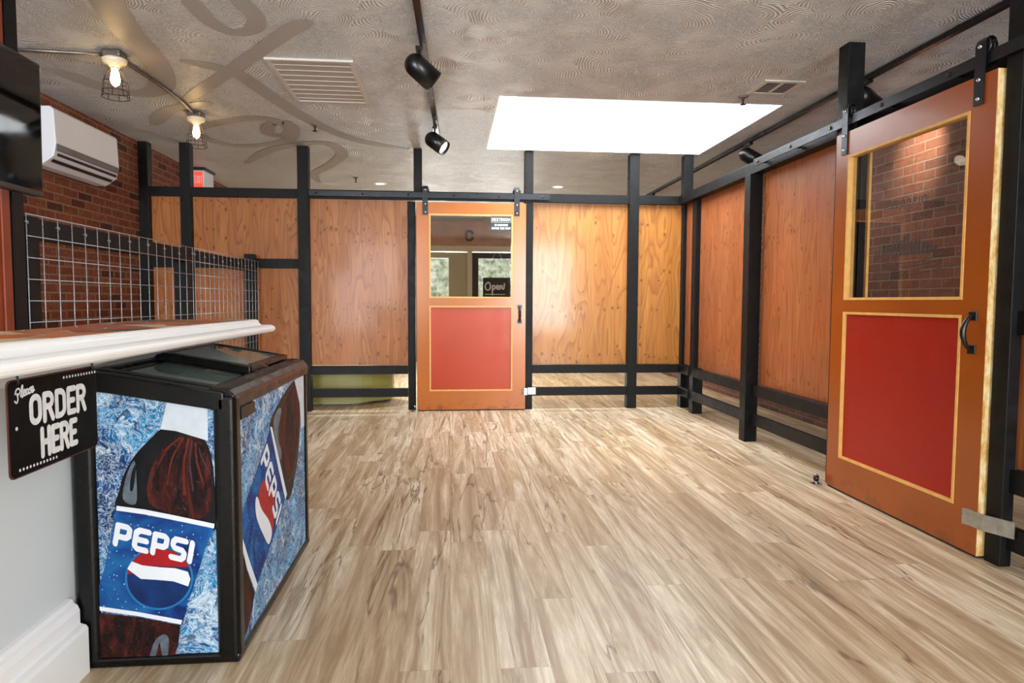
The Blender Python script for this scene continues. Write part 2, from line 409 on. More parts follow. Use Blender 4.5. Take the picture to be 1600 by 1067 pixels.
def lathe(bm, prof, origin, axis, n=24, mi=0):
    """prof = (radius, distance along axis)"""
    o = Vector(origin); d = Vector(axis).normalized()
    a = d.cross(Vector((0, 0, 1))); a = Vector((1, 0, 0)) if a.length < .01 else a.normalized(); b = d.cross(a)
    rings = []
    for r, t in prof:
        if r < 1e-6: rings.append([bm.verts.new(o+d*t)])
        else: rings.append([bm.verts.new(o+d*t+a*math.cos(2*PI*k/n)*r+b*math.sin(2*PI*k/n)*r) for k in range(n)])
    for A, B in zip(rings, rings[1:]):
        for k in range(n):
            k2 = (k+1) % n
            if len(A) == 1 and len(B) == 1: continue
            vs = (A[0], B[k2], B[k]) if len(A) == 1 else ((A[k], A[k2], B[0]) if len(B) == 1 else (A[k], A[k2], B[k2], B[k]))
            f = bm.faces.new(vs); f.smooth = True; f.material_index = mi
    return bm
def prism(bm, pts, fn, d0, d1, mi=0):
    """extrude a 2D outline: fn(u, v, depth) -> 3D"""
    A = [bm.verts.new(fn(u, v, d0)) for u, v in pts]; B = [bm.verts.new(fn(u, v, d1)) for u, v in pts]
    n = len(pts)
    bm.faces.new(A[::-1]).material_index = mi; bm.faces.new(B).material_index = mi
    for i in range(n): bm.faces.new((A[i], A[(i+1) % n], B[(i+1) % n], B[i])).material_index = mi
    bmesh.ops.recalc_face_normals(bm, faces=bm.faces)
    return bm
def spline(pts, k=6, closed=False):
    out = []; n = len(pts); P = [Vector((p[0], p[1])) for p in pts]
    rng = range(n if closed else n-1)
    for i in rng:
        g = (lambda j: P[j % n]) if closed else (lambda j: P[max(0, min(n-1, j))])
        a, b, c, d = g(i-1), g(i), g(i+1), g(i+2)
        for s in range(k):
            t = s/k; out.append(.5*((2*b)+(c-a)*t+(2*a-5*b+4*c-d)*t*t+(3*b-3*c+d-a)*t**3))
    if not closed: out.append(P[-1])
    return [(v.x, v.y) for v in out]
class Art:
    """flat printed artwork: polygons in (u, v) stacked in hair-thin layers"""
    def __init__(s, fn): s.bm = BM(); s.fn = fn; s.L = 0
    def poly(s, pts, mi, up=True):
        if up: s.L += 1
        vs = [s.bm.verts.new(s.fn(u, v, s.L*.00025)) for u, v in pts]
        try: s.bm.faces.new(vs).material_index = mi
        except ValueError: pass
    def disc(s, c, r, mi, up=True, n=20, ry=None):
        s.poly([(c[0]+r*math.cos(2*PI*k/n), c[1]+(ry or r)*math.sin(2*PI*k/n)) for k in range(n)], mi, up)
    def stroke(s, pts, w, mi, up=True, tf=None, rnd=True):
        if up: s.L += 1
        tf = tf or (lambda u, v: (u, v))
        for a, b in zip(pts, pts[1:]):
            a, b = Vector(a[:2]), Vector(b[:2]); d = (b-a)
            if d.length < 1e-9: continue
            d.normalize(); nn = Vector((-d.y, d.x))*w/2
            q = [a+nn, a-nn, b-nn, b+nn]
            s.j = getattr(s, 'j', 0) + 1; dd = s.L*.00025 + (s.j % 37)*.00001
            vs = [s.bm.verts.new(s.fn(*tf(p.x, p.y), dd)) for p in q]; s.bm.faces.new(vs).material_index = mi
        if rnd:
            for p in pts:
                s.j += 1; dd = s.L*.00025 + (s.j % 37)*.00001
                vs = [s.bm.verts.new(s.fn(*tf(p[0]+w/2*math.cos(2*PI*k/10), p[1]+w/2*math.sin(2*PI*k/10)), dd)) for k in range(10)]
                s.bm.faces.new(vs).material_index = mi
# block capitals drawn as strokes in a unit box (0..w, 0..1)
def arc(cx, cy, rx, ry, a0, a1, n=7):
    return [(cx+rx*math.cos(math.radians(a0+(a1-a0)*i/n)), cy+ry*math.sin(math.radians(a0+(a1-a0)*i/n))) for i in range(n+1)]
GL = {
 'O': (.55, [arc(.275, .70, .20, .22, 0, 180)+[(.075, .3)]+arc(.275, .30, .20, .22, 180, 360)+[(.475, .7)]]),
 'R': (.55, [[(.08, .05), (.08, .92)], [(.08, .92), (.28, .92)]+arc(.28, .71, .19, .21, 90, -90)+[(.08, .50)], [(.30, .5), (.48, .05)]]),
 'D': (.55, [[(.08, .08), (.08, .92), (.25, .92)]+arc(.25, .70, .22, .22, 90, 0)+[(.47, .3)]+arc(.25, .30, .22, .22, 0, -90)+[(.08, .08)]]),
 'E': (.46, [[(.42, .92), (.08, .92), (.08, .08), (.42, .08)], [(.08, .5), (.36, .5)]]),
 'H': (.55, [[(.08, .05), (.08, .95)], [(.47, .05), (.47, .95)], [(.08, .5), (.47, .5)]]),
 'S': (.52, [arc(.26, .72, .19, .20, 20, 180)+arc(.26, .72, .19, .20, 180, 270)[1:]+arc(.26, .28, .19, .22, 90, -160)]),
 'T': (.5, [[(.25, .05), (.25, .95)], [(.02, .92), (.48, .92)]]),
 'M': (.66, [[(.08, .05), (.08, .92), (.33, .35), (.58, .92), (.58, .05)]]),
 'C': (.52, [arc(.27, .70, .20, .22, 0, 180)+[(.07, .3)]+arc(.27, .30, .20, .22, 180, 360)]),
 'I': (.22, [[(.11, .05), (.11, .95)]]),
 'V': (.54, [[(.04, .95), (.27, .05), (.5, .95)]]),
 'P': (.5, [[(.08, .05), (.08, .92), (.26, .92)]+arc(.26, .70, .18, .22, 90, -90)+[(.08, .48)]]),
 'N': (.56, [[(.08, .05), (.08, .95), (.48, .05), (.48, .95)]]),
 'A': (.56, [[(.03, .05), (.28, .95), (.53, .05)], [(.13, .36), (.43, .36)]]),
 'B': (.54, [[(.08, .5), (.08, .08), (.28, .08)]+arc(.28, .29, .19, .21, -90, 90)+[(.08, .5), (.08, .92), (.26, .92)]+arc(.26, .71, .17, .21, 90, -90)]),
 'Y': (.52, [[(.03, .95), (.26, .5), (.26, .05)], [(.26, .5), (.49, .95)]]),
 'X': (.52, [[(.04, .05), (.48, .95)], [(.04, .95), (.48, .05)]]),
 ' ': (.3, []),
}
def word(art, txt, u0, v0, width, height, w, mi, tf=None, flip=False, gap=.10, rnd=True):
    tot = sum(GL[c][0] for c in txt) + gap*(len(txt)-1)
    art.L += 1; x = 0.
    for c in txt:
        wd, strokes = GL[c]
        for st in strokes:
            pts = [((u0+(x+p[0])/tot*width) if not flip else (u0+width-(x+p[0])/tot*width), v0+p[1]*height) for p in st]
            art.stroke(pts, w, mi, False, tf, rnd)
        x += wd + gap

# ------------------------------------------------------------------ THE ROOM
XL, XR, YB, YF, ZC = -2.95, 3.26, 12.3, -2.7, 2.6
SK = (.36, 2.53, 4.99, 6.72)                                   # skylight opening
struct(obj('floor', boxb(XL-.2, XR+.2, YF-.2, YB+.2, -.05, 0), M['floor']))
bm = BM()
for (a, b, c, d) in ((XL, SK[0], YF, YB), (SK[1], XR, YF, YB), (SK[0], SK[1], YF, SK[2]), (SK[0], SK[1], SK[3], YB)):
    box(bm, a, b, c, d, ZC, ZC+.04)
# smooth painted scrollwork bands on the plaster
RZ = [ZC-.001]
def ribbon(pts, w, taper=True):
    RZ[0] -= .0005; zr = RZ[0]
    sp = spline(pts, 8); n = len(sp); L = []; R = []
    for i, (x, y) in enumerate(sp):
        a = Vector(sp[max(0, i-1)]); b = Vector(sp[min(n-1, i+1)]); d = (b-a).normalized()
        k = w*(1 if not taper else min(1, .25+2.2*math.sin(PI*min(.97, max(.03, i/(n-1))))))
        L.append(bm.verts.new((x-d.y*k/2, y+d.x*k/2, zr))); R.append(bm.verts.new((x+d.y*k/2, y-d.x*k/2, zr)))
    for i in range(n-1):
        bm.faces.new((L[i], R[i], R[i+1], L[i+1])).material_index = 1
ribbon([(-1.693, 3.2), (-1.70, 3.5), (-1.718, 3.633), (-1.794, 3.999), (-1.828, 4.338), (-1.899, 4.709), (-2.049, 5.073), (-2.263, 5.214), (-2.45, 5.069), (-2.55, 4.812), (-2.652, 4.739)], .17)
ribbon([(-1.294, 3.45), (-1.296, 3.724), (-1.276, 3.885), (-1.205, 3.982), (-1.085, 3.926), (-1.026, 3.776), (-1.039, 3.6), (-1.096, 3.4)], .10)
ribbon([(-2.062, 5.447), (-1.725, 5.024), (-1.469, 4.689), (-1.2, 4.34), (-1.056, 4.146), (-0.872, 3.904), (-0.743, 3.78)], .11)
ribbon([(-1.683, 4.463), (-1.524, 4.561), (-1.397, 4.694), (-1.316, 5.144), (-1.203, 5.675), (-1.033, 6.172), (-0.801, 6.556), (-0.395, 6.807)], .13)
ribbon([(-2.532, 6.118), (-2.223, 5.638), (-1.984, 5.49), (-1.805, 5.387)], .12)
ribbon([(-2.26, 6.5), (-2.2, 6.2), (-1.892, 5.945), (-1.588, 5.793), (-1.417, 5.934), (-1.40, 6.283), (-1.589, 6.643), (-2.003, 6.848), (-2.2, 6.714), (-2.26, 6.5)], .12, False)
ribbon([(-2.221, 7.696), (-1.806, 7.021), (-1.424, 6.703), (-1.164, 6.65), (-1.092, 7.088), (-1.327, 7.699), (-1.612, 8.26), (-1.644, 8.827)], .13)
ribbon([(-1.515, 5.95), (-1.38, 5.9), (-1.36, 6.099), (-1.50, 6.38), (-1.62, 6.281), (-1.515, 5.95)], .11, False)
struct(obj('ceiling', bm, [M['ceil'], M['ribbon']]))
struct(obj('wall_left', boxb(XL-.2, XL, YF, YB, 0, ZC), M['brickL']))
struct(obj('wall_right', boxb(XR, XR+.2, YF, YB, 0, ZC), M['brickR']))
# rear wall with two glazed doors, front wall with shop windows
bm = BM()
for a in ((XL, -.50, 0, ZC), (.315, .405, 0, 2.0), (1.35, XR, 0, ZC), (-.50, 1.35, 2.0, ZC)):
    box(bm, a[0], a[1], YB, YB+.2, a[2], a[3])
struct(obj('wall_rear', bm, M['rearwall']))
bm = BM()
for a in ((XL, -2.9, 0, ZC), (-1.2, 1.4, 0, ZC), (3.1, XR, 0, ZC), (-2.9, -1.2, 0, .35), (1.4, 3.1, 0, .35), (-2.9, -1.2, 2.55, ZC), (1.4, 3.1, 2.55, ZC)):
    box(bm, a[0], a[1], YF-.12, YF, a[2], a[3])
struct(obj('wall_front', bm, M['rearwall']))
def window(name, x0, x1, z0, z1, y, mat='frame', mull=1):
    bm = BM(); w = .06
    box(bm, x0, x1, y-.03, y+.03, z0, z0+w); box(bm, x0, x1, y-.03, y+.03, z1-w, z1)
    box(bm, x0, x0+w, y-.03, y+.03, z0+w, z1-w); box(bm, x1-w, x1, y-.03, y+.03, z0+w, z1-w)
    for i in range(mull):
        c = x0+(x1-x0)*(i+1)/(mull+1); box(bm, c-w/2, c+w/2, y-.03, y+.03, z0+w, z1-w)
    o = struct(obj(name, bm, M[mat])); obj('pane', boxb(x0+w, x1-w, y-.004, y+.004, z0+w, z1-w), M['pane'], o); return o
window('window_1', -2.9, -1.2, .35, 2.55, YF-.06); window('window_2', 1.4, 3.1, .35, 2.55, YF-.06, mull=0)
# skylight: white shaft and glazing
bm = BM(); t = .04
box(bm, SK[0]-t, SK[0], SK[2]-t, SK[3]+t, ZC+.04, 2.84); box(bm, SK[1], SK[1]+t, SK[2]-t, SK[3]+t, ZC+.04, 2.84)
box(bm, SK[0], SK[1], SK[2]-t, SK[2], ZC+.04, 2.84); box(bm, SK[0], SK[1], SK[3], SK[3]+t, ZC+.04, 2.84)
# plaster return hiding the cut edge of the ceiling board
box(bm, SK[0]-.001, SK[0]+.006, SK[2], SK[3], ZC-.001, ZC+.04); box(bm, SK[1]-.006, SK[1]+.001, SK[2], SK[3], ZC-.001, ZC+.04)
box(bm, SK[0]+.006, SK[1]-.006, SK[2], SK[2]+.006, ZC-.001, ZC+.04); box(bm, SK[0]+.006, SK[1]-.006, SK[3]-.006, SK[3], ZC-.001, ZC+.04)
sk = struct(obj('window_3', bm, M['white'])); obj('pane', boxb(SK[0]+.001, SK[1]-.001, SK[2]+.001, SK[3]-.001, 2.82, 2.83), M['skypane'], sk)

# rear doors seen through the glass of the sliding door
def rear_door(name, x0, x1, stile, glass_x):
    bm = BM(); y0, y1 = YB+.02, YB+.07
    box(bm, x0, glass_x[0], y0, y1, .02, 1.98); box(bm, glass_x[1], x1, y0, y1, .02, 1.98)
    box(bm, glass_x[0], glass_x[1], y0, y1, .02, .25); box(bm, glass_x[0], glass_x[1], y0, y1, 1.88, 1.98)
    o = struct(obj(name, bm, stile)); obj('pane', boxb(glass_x[0], glass_x[1], y0+.02, y0+.026, .25, 1.88), M['pane'], o); return o
rear_door('door_1', -.50, .315, M['plinth'], (-.44, -.02)); rear_door('door_2', .405, 1.35, M['dark'], (.52, 1.22))
bm = BM(); y0, y1 = YB-.03, YB+.0
box(bm, -.56, 1.41, y0, y1, 2.0, 2.10); box(bm, -.56, -.50, y0, y1, 0, 2.0); box(bm, .315, .405, y0, y1, 0, 2.0); box(bm, 1.35, 1.41, y0, y1, 0, 2.0)
struct(obj('trim_1', bm, M['frame']))
hb = tag(obj('header_board', boxb(-1.0, 1.9, YB-.035, YB-.001, 2.102, 2.54), M['header']), 'brown stained board above the far cream door frame, lettered C', 'sign board')
a = Art(lambda u, v, d: (u, YB-.037-d, v)); word(a, 'C', .275, 2.185, .15, .20, .045, 0); obj('letter', a.bm, M['decal'], hb)
gd = tag(obj('garden_hedge', box(BM(), -3, 4, 13.6, 14.2, -.05, 2.7), M['garden']), 'pale green hedge glowing as if sunlit outside the far glazed doors', 'hedge')
struct(obj('ground', boxb(-4, 5, YB+.2, 14.6, -.06, -.051), M['plinth']))
# Open sign hanging in the right rear door
os_ = tag(obj('open_sign', boxb(.60, 1.12, YB-.04, YB-.033, 1.14, 1.53), M['signblack']), 'black hanging Open sign with white script on the far dark door', 'sign')
a = Art(lambda u, v, d: (.575+u*.45, YB-.041-d, 1.14+v*.39))
for st in ([(.28, .78), (.18, .7), (.15, .55), (.22, .42), (.32, .45), (.36, .6), (.32, .74), (.26, .78)],
           [(.44, .62), (.44, .2)], [(.44, .58), (.5, .64), (.55, .55), (.5, .45), (.44, .46)],
           [(.6, .52), (.68, .56), (.66, .64), (.61, .6), (.62, .48), (.7, .46)],
           [(.74, .62), (.75, .46), (.76, .56), (.82, .64), (.84, .5), (.9, .48), (.93, .72)]):
    a.stroke(spline(st, 5), .055, 0)
a.stroke([(.15, .22), (.95, .22)], .03, 0)
obj('lettering', a.bm, M['signwhite'], os_)
obj('hanging_cord', tube(BM(), [(.62, YB-.036, 1.53), (.86, YB-.036, 2.06), (1.10, YB-.036, 1.53)], .004, 6), M['signwhite'], os_)

# ------------------------------------------------------------------ BACK PARTITION
P0, P1 = 6.75, 6.85                                            # front and back of the posts
bp = thing('timber_partition', 'black timber and plywood partition across the back of the room, holding the hanging centre door', 'partition', (0, 6.8, 0))
def bpost(x0, x1, z1=ZC, z0=0., y0=P0, y1=P1): return obj('post', boxb(x0, x1, y0, y1, z0, z1), M['black'], bp, bevel=.003)
for x0, x1 in ((-2.945, -2.86), (-2.57, -2.475), (-1.475, -1.37), (.75, .835), (1.822, 1.922)): bpost(x0, x1)
obj('corner_post', boxb(2.39, 2.485, P0, P1, 0, ZC), M['black'], bp, bevel=.003)
bpost(-.355, -.275, ZC, 2.18, P0+.005, P1); bpost(-.42, -.345, 2.09, 0., P0+.06, P1+.04)
def brail(x0, x1, z0, z1, name='rail', y0=P0+.008, y1=P0+.05): return obj(name, boxb(x0, x1, y0, y1, z0, z1), M['black'], bp, bevel=.003)
for x0, x1 in ((-2.86, -2.57), (-2.475, -1.475), (-1.37, .75), (.835, 1.822), (1.922, 2.39)):
    brail(x0, x1, 2.095, 2.182, 'top_rail')
for x0, x1 in ((-2.86, -2.57), (-2.475, -1.475), (-1.37, -.42), (.835, 1.822), (1.922, 2.39)):
    brail(x0, x1, .368, .452); brail(x0, x1, .138, .225)
brail(-2.86, -2.57, 1.415, 1.505); brail(-2.475, -1.475, 1.415, 1.505)
def bpanel(x0, x1, z0, z1, mat):
    return obj('plywood_panel', boxb(x0, x1, P1-.03, P1-.012, z0, z1), M[mat], bp)
bpanel(-2.86, -2.57, .455, 1.415, 'plyD'); bpanel(-2.86, -2.57, 1.505, 2.095, 'plyD')
bpanel(-2.475, -1.475, .455, 1.415, 'plyD'); bpanel(-2.475, -1.475, 1.505, 2.095, 'plyD')
bpanel(-1.37, -.375, .455, 2.095, 'plyA')
bpanel(.835, 1.822, .455, 2.095, 'plyB'); bpanel(1.922, 2.39, .455, 2.095, 'plyB')

# ------------------------------------------------------------------ RIGHT PARTITION
rp = thing('timber_partition', 'black timber and plywood partition along the right side, behind the nearer hanging door', 'partition', (2.4, 4.5, 0))
def rpost(x0, x1, y0, y1, z1=ZC, z0=0., name='post'): return obj(name, boxb(x0, x1, y0, y1, z0, z1), M['black'], rp, bevel=.003)
rpost(2.375, 2.475, 6.36, 6.46, 2.092); rpost(2.312, 2.415, 5.05, 5.15, 2.092)
rpost(2.29, 2.392, 3.76, 3.86, ZC); rpost(2.282, 2.335, 2.54, 2.622, ZC)
for (ya, yb) in ((6.46, 6.748), (5.15, 6.36), (3.86, 5.05)):
    for z0, z1 in ((.368, .452), (.138, .225)):
        obj('rail', boxb(2.362, 2.40, ya, yb, z0, z1), M['black'], rp, bevel=.003)
obj('top_rail', boxb(2.335, 2.42, 3.86, 6.748, 2.093, 2.182), M['black'], rp, bevel=.003)
obj('top_rail', boxb(2.335, 2.42, 2.625, 3.76, 2.093, 2.182), M['black'], rp, bevel=.003)
obj('top_rail', boxb(2.335, 2.42, .6, 2.53, 2.093, 2.182), M['black'], rp, bevel=.003)
for (ya, yb) in ((6.46, 6.748), (5.15, 6.36), (3.86, 5.05)):
    obj('plywood_panel', boxb(2.425, 2.443, ya-.1 if ya > 6 else ya, yb, .455, 2.095), M['plyC'], rp)
rpost(2.36, 2.40, 3.715, 3.755, 2.09, .0, 'door_jamb')
obj('jamb_lining', boxb(2.40, 2.415, 3.695, 3.712, .0, 2.09), M['mould'], rp)
# continuation of the frame towards the viewer
for z0, z1 in ((.972, 1.07), (.315, .412), (.075, .17)):
    obj('rail', boxb(2.310, 2.352, .6, 2.54, z0, z1), M['black'], rp, bevel=.003)
obj('dark_board', boxb(2.355, 2.373, .6, 2.62, 1.07, 2.09), M['darkpanel'], rp)
obj('plywood_panel', boxb(2.355, 2.373, .6, 2.62, .412, .972), M['plyC'], rp)

# ------------------------------------------------------------------ SLIDING BARN DOORS
def barn_door(root, fn, W, H, t, gl, gr, gz0, gz1, rz0, rz1, paintm, redm, handle_u, edge='orange'):
    """fn(u, v, d): u across, v up, d out of the face towards the room (face at d=0)"""
    # leaf with openings
    bm = BM()
    def bx(u0, u1, v0, v1, d0, d1, mi=0, b=bm):
        prism(b, [(u0, v0), (u1, v0), (u1, v1), (u0, v1)], fn, d0, d1, mi)
    bx(0, gl, 0.012, H, -t, 0); bx(gr, W, 0.012, H, -t, 0)
    bx(gl, gr, .012, rz0, -t, 0); bx(gl, gr, rz1, gz0, -t, 0); bx(gl, gr, gz1, H, -t, 0)
    leaf = obj('leaf', bm, paintm, root)
    bm = BM(); bx(.004, W-.004, .002, .012, -t+.006, -.006, 0, bm); obj('door_sweep', bm, M['dark'], root)
    bm = BM(); bx(W, W+.002, .012, H, -t+.001, -.001, 0, bm); bx(-.002, 0, .012, H, -t+.001, -.001, 0, bm)
    obj('bare_edge' if edge == 'osb' else 'painted_edge', bm, M[edge], root)
    bm = BM(); bx(gl+.012, gr-.012, rz0+.012, rz1-.012, -.022, -.012, 0, bm)
    obj('lower_panel', bm, redm, root)
    for nm, z0, z1 in (('glass_moulding', gz0, gz1), ('panel_moulding', rz0, rz1)):
        bm = BM(); w = .014
        bx(gl, gr, z0, z0+w, -t*.9, .003, 0, bm); bx(gl, gr, z1-w, z1, -t*.9, .003, 0, bm)
        bx(gl, gl+w, z0+w, z1-w, -t*.9, .003, 0, bm); bx(gr-w, gr, z0+w, z1-w, -t*.9, .003, 0, bm)
        obj(nm, bm, M['mould'], root)
    bm = BM(); bx(gl+.012, gr-.012, gz0+.012, gz1-.012, -t*.5-.002, -t*.5+.002, 0, bm)
    obj('glass', bm, M['pane'], root)
    # pull handle: two plates and a bowed grip
    hz0, hz1 = .90, 1.045; u = handle_u
    bm = BM()
    for z in (hz0, hz1): bx(u-.022, u+.022, z-.02, z+.02, 0, .006, 0, bm)
    pts = []
    for i in range(13):
        a = i/12; z = hz0+(hz1-hz0)*a; pts.append(Vector(fn(u, z, .004+.042*math.sin(PI*a)**.55)))
    tube(bm, pts, [.008+.004*math.sin(PI*i/12) for i in range(13)], 10)
    h = obj('pull_handle', bm, M['iron'], root, bevel=.0015)
    # hanger straps with wheels
    for u in (.085, W-.09):
        bm = BM(); bx(u-.027, u+.027, H-.125, H+.13, .002, .008, 0, bm)
        n = 8
        top = [(H+.13)]
        # bent over the wheel
        for i in range(n):
            a0, a1 = PI*i/n, PI*(i+1)/n
            def pt(a): return (.005-.026+.026*math.cos(a), H+.13+.028*math.sin(a))
            (d0, v0), (d1, v1) = pt(a0), pt(a1)
            vs = [bm.verts.new(fn(uu, vv, dd)) for uu, vv, dd in ((u-.027, v0, d0), (u+.027, v0, d0), (u+.027, v1, d1), (u-.027, v1, d1))]
            vs2 = [bm.verts.new(fn(uu, vv, dd)) for uu, vv, dd in ((u-.027, v0-.004, d0), (u+.027, v0-.004, d0), (u+.027, v1-.004, d1), (u-.027, v1-.004, d1))]
            bm.faces.new(vs); bm.faces.new(vs2[::-1])
            bm.faces.new((vs[0], vs[3], vs2[3], vs2[0])); bm.faces.new((vs[1], vs2[1], vs2[2], vs[2]))
        bx(u-.027, u+.027, H+.03, H+.13, -.050, -.045, 0, bm)
        st = obj('hanger_strap', bm, M['steel'], root)
        c0 = Vector(fn(u, H+.118, -.042)); c1 = Vector(fn(u, H+.118, -.003))
        obj('wheel', lathe(BM(), [(0, 0), (.036, 0), (.040, .006), (.034, .014), (.034, .022), (.040, .030), (.036, .036), (0, .036)], c0, c1-c0, 20), M['iron'], st)
        bm = BM(); e = Vector(fn(u, 0, 1))-Vector(fn(u, 0, 0))
        for v in (H+.118, H-.02, H-.10):
            lathe(bm, [(0, .012), (.007, .012), (.009, .007), (.009, .004)], fn(u, v, .003), e, 10)
        obj('bolt', bm, M['chrome'], st)
    return leaf
# centre door: face at y = 6.70
DB = thing('sliding_door', 'orange hanging door with red lower panel and RESTROOM sign, in the middle of the back partition', 'door', (.2, 6.70, 0))
fb = lambda u, v, d: (-.325+u, 6.70-d, v)
barn_door(DB, fb, 1.08, 2.07, .042, .122, .950, 1.13, 1.958, .20, 1.052, M['orange'], M['redorange'], 1.022)
# signs on its glass
rs = obj('restroom_sign', boxb(.405, .612, 6.714, 6.717, 1.80, 1.945), M['slate'], DB)
ra = lambda: Art(lambda u, v, d: (u, 6.7136-d, v))
a = ra(); word(a, 'RESTROOM', .42, 1.896, .18, .032, .007, 0); obj('lettering', a.bm, M['signwhite'], rs)
a = ra(); a.stroke([(.412, 1.938), (.606, 1.938), (.606, 1.885), (.412, 1.885), (.412, 1.938)], .003, 0); obj('printed_border', a.bm, M['signwhite'], rs); a = ra()
word(a, 'NO ADMITTANCE', .445, 1.848, .13, .018, .005, 0); obj('lettering', a.bm, M['signwhite'], rs); a = ra()
word(a, 'BEYOND THIS POINT', .415, 1.815, .19, .020, .005, 0)
obj('lettering', a.bm, M['signwhite'], rs)
# right door: face at x = 2.255, running towards the viewer
DR = thing('sliding_door', 'large orange hanging door with red lower panel and bare board edge, nearest at the right', 'door', (2.255, 3.2, 0))
fr = lambda u, v, d: (2.255-d, 3.79-u, v)
barn_door(DR, fr, 1.156, 2.07, .048, .120, 1.018, 1.115, 1.935, .20, 1.048, M['orange_dark'], M['red'], 1.085, 'osb')
a = Art(lambda u, v, d: (2.255+.0215-d, 3.79-u, v))
word(a, 'DISCOVER', .42, 1.585, .32, .035, .007, 0, flip=True)
random.seed(9)
for i in range(17):
    u = .36+i*.028; hh = .03+.07*math.exp(-((i-8)/5.)**2)*random.uniform(.6, 1.3); a.poly([(u, 1.34), (u+.018, 1.34), (u+.018, 1.34+hh), (u, 1.34+hh)], 0)
for k in range(4):
    a.stroke([(.36+.5*t/14, 1.325-k*.02-.025*math.sin(PI*t/14)) for t in range(15)], .004, 0)
obj('skyline_decal', a.bm, M['decal'], DR)

def door_track(fn, u0, u1, z0, z1, name, label, face):
    t = thing(name, label, 'door track', fn((u0+u1)/2, z0, 0))
    obj('bar', prism(BM(), [(u0, z0), (u1, z0), (u1, z1), (u0, z1)], fn, 0, .008), M['steel'], t, bevel=.0015)
    n = max(3, int((u1-u0)/.38)); L = 0
    for i in range(n):
        u = u0+.07+(u1-u0-.14)*i/(n-1); c = Vector(fn(u, (z0+z1)/2, face)); e = Vector(fn(u, 0, 1))-Vector(fn(u, 0, 0))
        bm = lathe(BM(), [(0, .0), (.011, .0), (.011, -face-.001)], c, e, 10)
        lathe(bm, [(.011, .0095-face), (.011, .013-face), (0, .014-face)], c, e, 6)
        obj('standoff', bm, M['iron'], t)
    return t
door_track(lambda u, v, d: (u, 6.716-d, v), -1.36, 1.0, 2.112, 2.165, 'door_track', 'flat black steel sliding track above the back centre door', -.038)
door_track(lambda u, v, d: (2.272-d, u, v), 1.9, 4.90, 2.112, 2.165, 'door_track', 'flat black steel sliding track above the nearer right door', -.06)
# floor guides and strap latches
def guide(loc, s, label):
    x, y, _ = loc; t = thing('floor_guide', label, 'door guide', loc, 'door floor guides')
    obj('base_plate', boxb(x-.03, x+.03, y-.02, y+.02, 0, .006), M['chrome'], t, bevel=.001)
    obj('roller', lathe(BM(), [(0, .052), (.016, .052), (.016, .018), (0, .018)], loc, (0, 0, 1), 16), M['iron'], t)
    obj('stem', lathe(BM(), [(.006, .006), (.006, .062), (0, .064)], loc, (0, 0, 1), 10), M['chrome'], t)
    return t
guide((-.35, 6.66, 0), 1, 'small chrome floor guide at the left foot of the centre door')
guide((2.215, 3.83, 0), 1, 'small chrome floor guide at the far foot of the right door')
bm = BM(); P = [(.735, 6.655), (.735, 6.69), (.765, 6.69), (.775, 6.735), (.865, 6.735)]
def strap(pts, fn, z0, z1, th=.005):
    bm = BM()
    for a, b in zip(pts, pts[1:]):
        a, b = Vector(a), Vector(b); d = (b-a).normalized(); n = Vector((-d.y, d.x))*th
        vs = [bm.verts.new(fn(p.x, p.y, z)) for z in (z0, z1) for p in (a, b, b+n, a+n)]
        for q in ((0, 1, 2, 3), (7, 6, 5, 4), (0, 4, 5, 1), (1, 5, 6, 2), (2, 6, 7, 3), (3, 7, 4, 0)): bm.faces.new([vs[i] for i in q])
    bmesh.ops.recalc_face_normals(bm, faces=bm.faces); return bm
l1 = obj('strap_latch', strap([(.728, 6.682), (.745, 6.690), (.775, 6.690), (.79, 6.735), (.868, 6.735)], lambda a, b, z: (a, b, z), .155, .225), M['galv'])
tag(l1, 'bent galvanised strap at the lower right edge of the centre door', 'latch')
l2 = obj('strap_latch', strap([(2.238, 2.70), (2.249, 2.67), (2.249, 2.60), (2.274, 2.55), (2.298, 2.49)], lambda a, b, z: (a, b, z), .135, .205), M['galv'])
tag(l2, 'bent galvanised strap at the lower edge of the nearer right door', 'latch')

# ------------------------------------------------------------------ MESH SCREEN behind the counter
ms = thing('mesh_screen', 'black timber screen with silver welded wire mesh behind the white counter', 'screen', (-1.87, 5, 0))
obj('post', boxb(-1.95, -1.86, 3.18, 3.26, 0, 1.47), M['black'], ms, bevel=.003)
obj('post', boxb(-1.95, -1.86, 6.62, 6.72, 0, 1.54), M['black'], ms, bevel=.003)
obj('post', boxb(-1.95, -1.86, 4.98, 5.07, 0, 1.37), M['black'], ms, bevel=.003)
obj('top_rail', boxb(-1.94, -1.87, 3.26, 6.62, 1.375, 1.465), M['black'], ms, bevel=.003)
def mesh_sheet(y0, y1, x, z0=.56, z1=1.475, g=.0955):
    bm = BM(); r = .0023
    n = 16; sp = (y1-y0)/n
    for i in range(n+1): tube(bm, [(x, y0+i*sp, z0), (x, y0+i*sp, z1)], r, 5)
    k = 0; z = z1
    while z > z0-.01:
        tube(bm, [(x+.004, y0-.01, z), (x+.004, y1+.01, z)], r, 5); z -= g
    o = obj('wire_mesh', bm, M['wire'], ms)
    random.seed(int(y0*10))
    for i in range(0, n+1, 2):
        zz = z1-.035-random.uniform(0, .03); yy = y0+i*sp; bm = BM()
        tube(bm, [(x-.006, yy-.008, zz), (x+.007, yy, zz+.003), (x+.007, yy+.003, zz-.006), (x-.006, yy+.009, zz-.002)], .002, 5)
        obj('wire_tie', bm, M['wire'], o)
mesh_sheet(3.15, 5.06, -1.85); mesh_sheet(5.10, 6.72, -1.85)
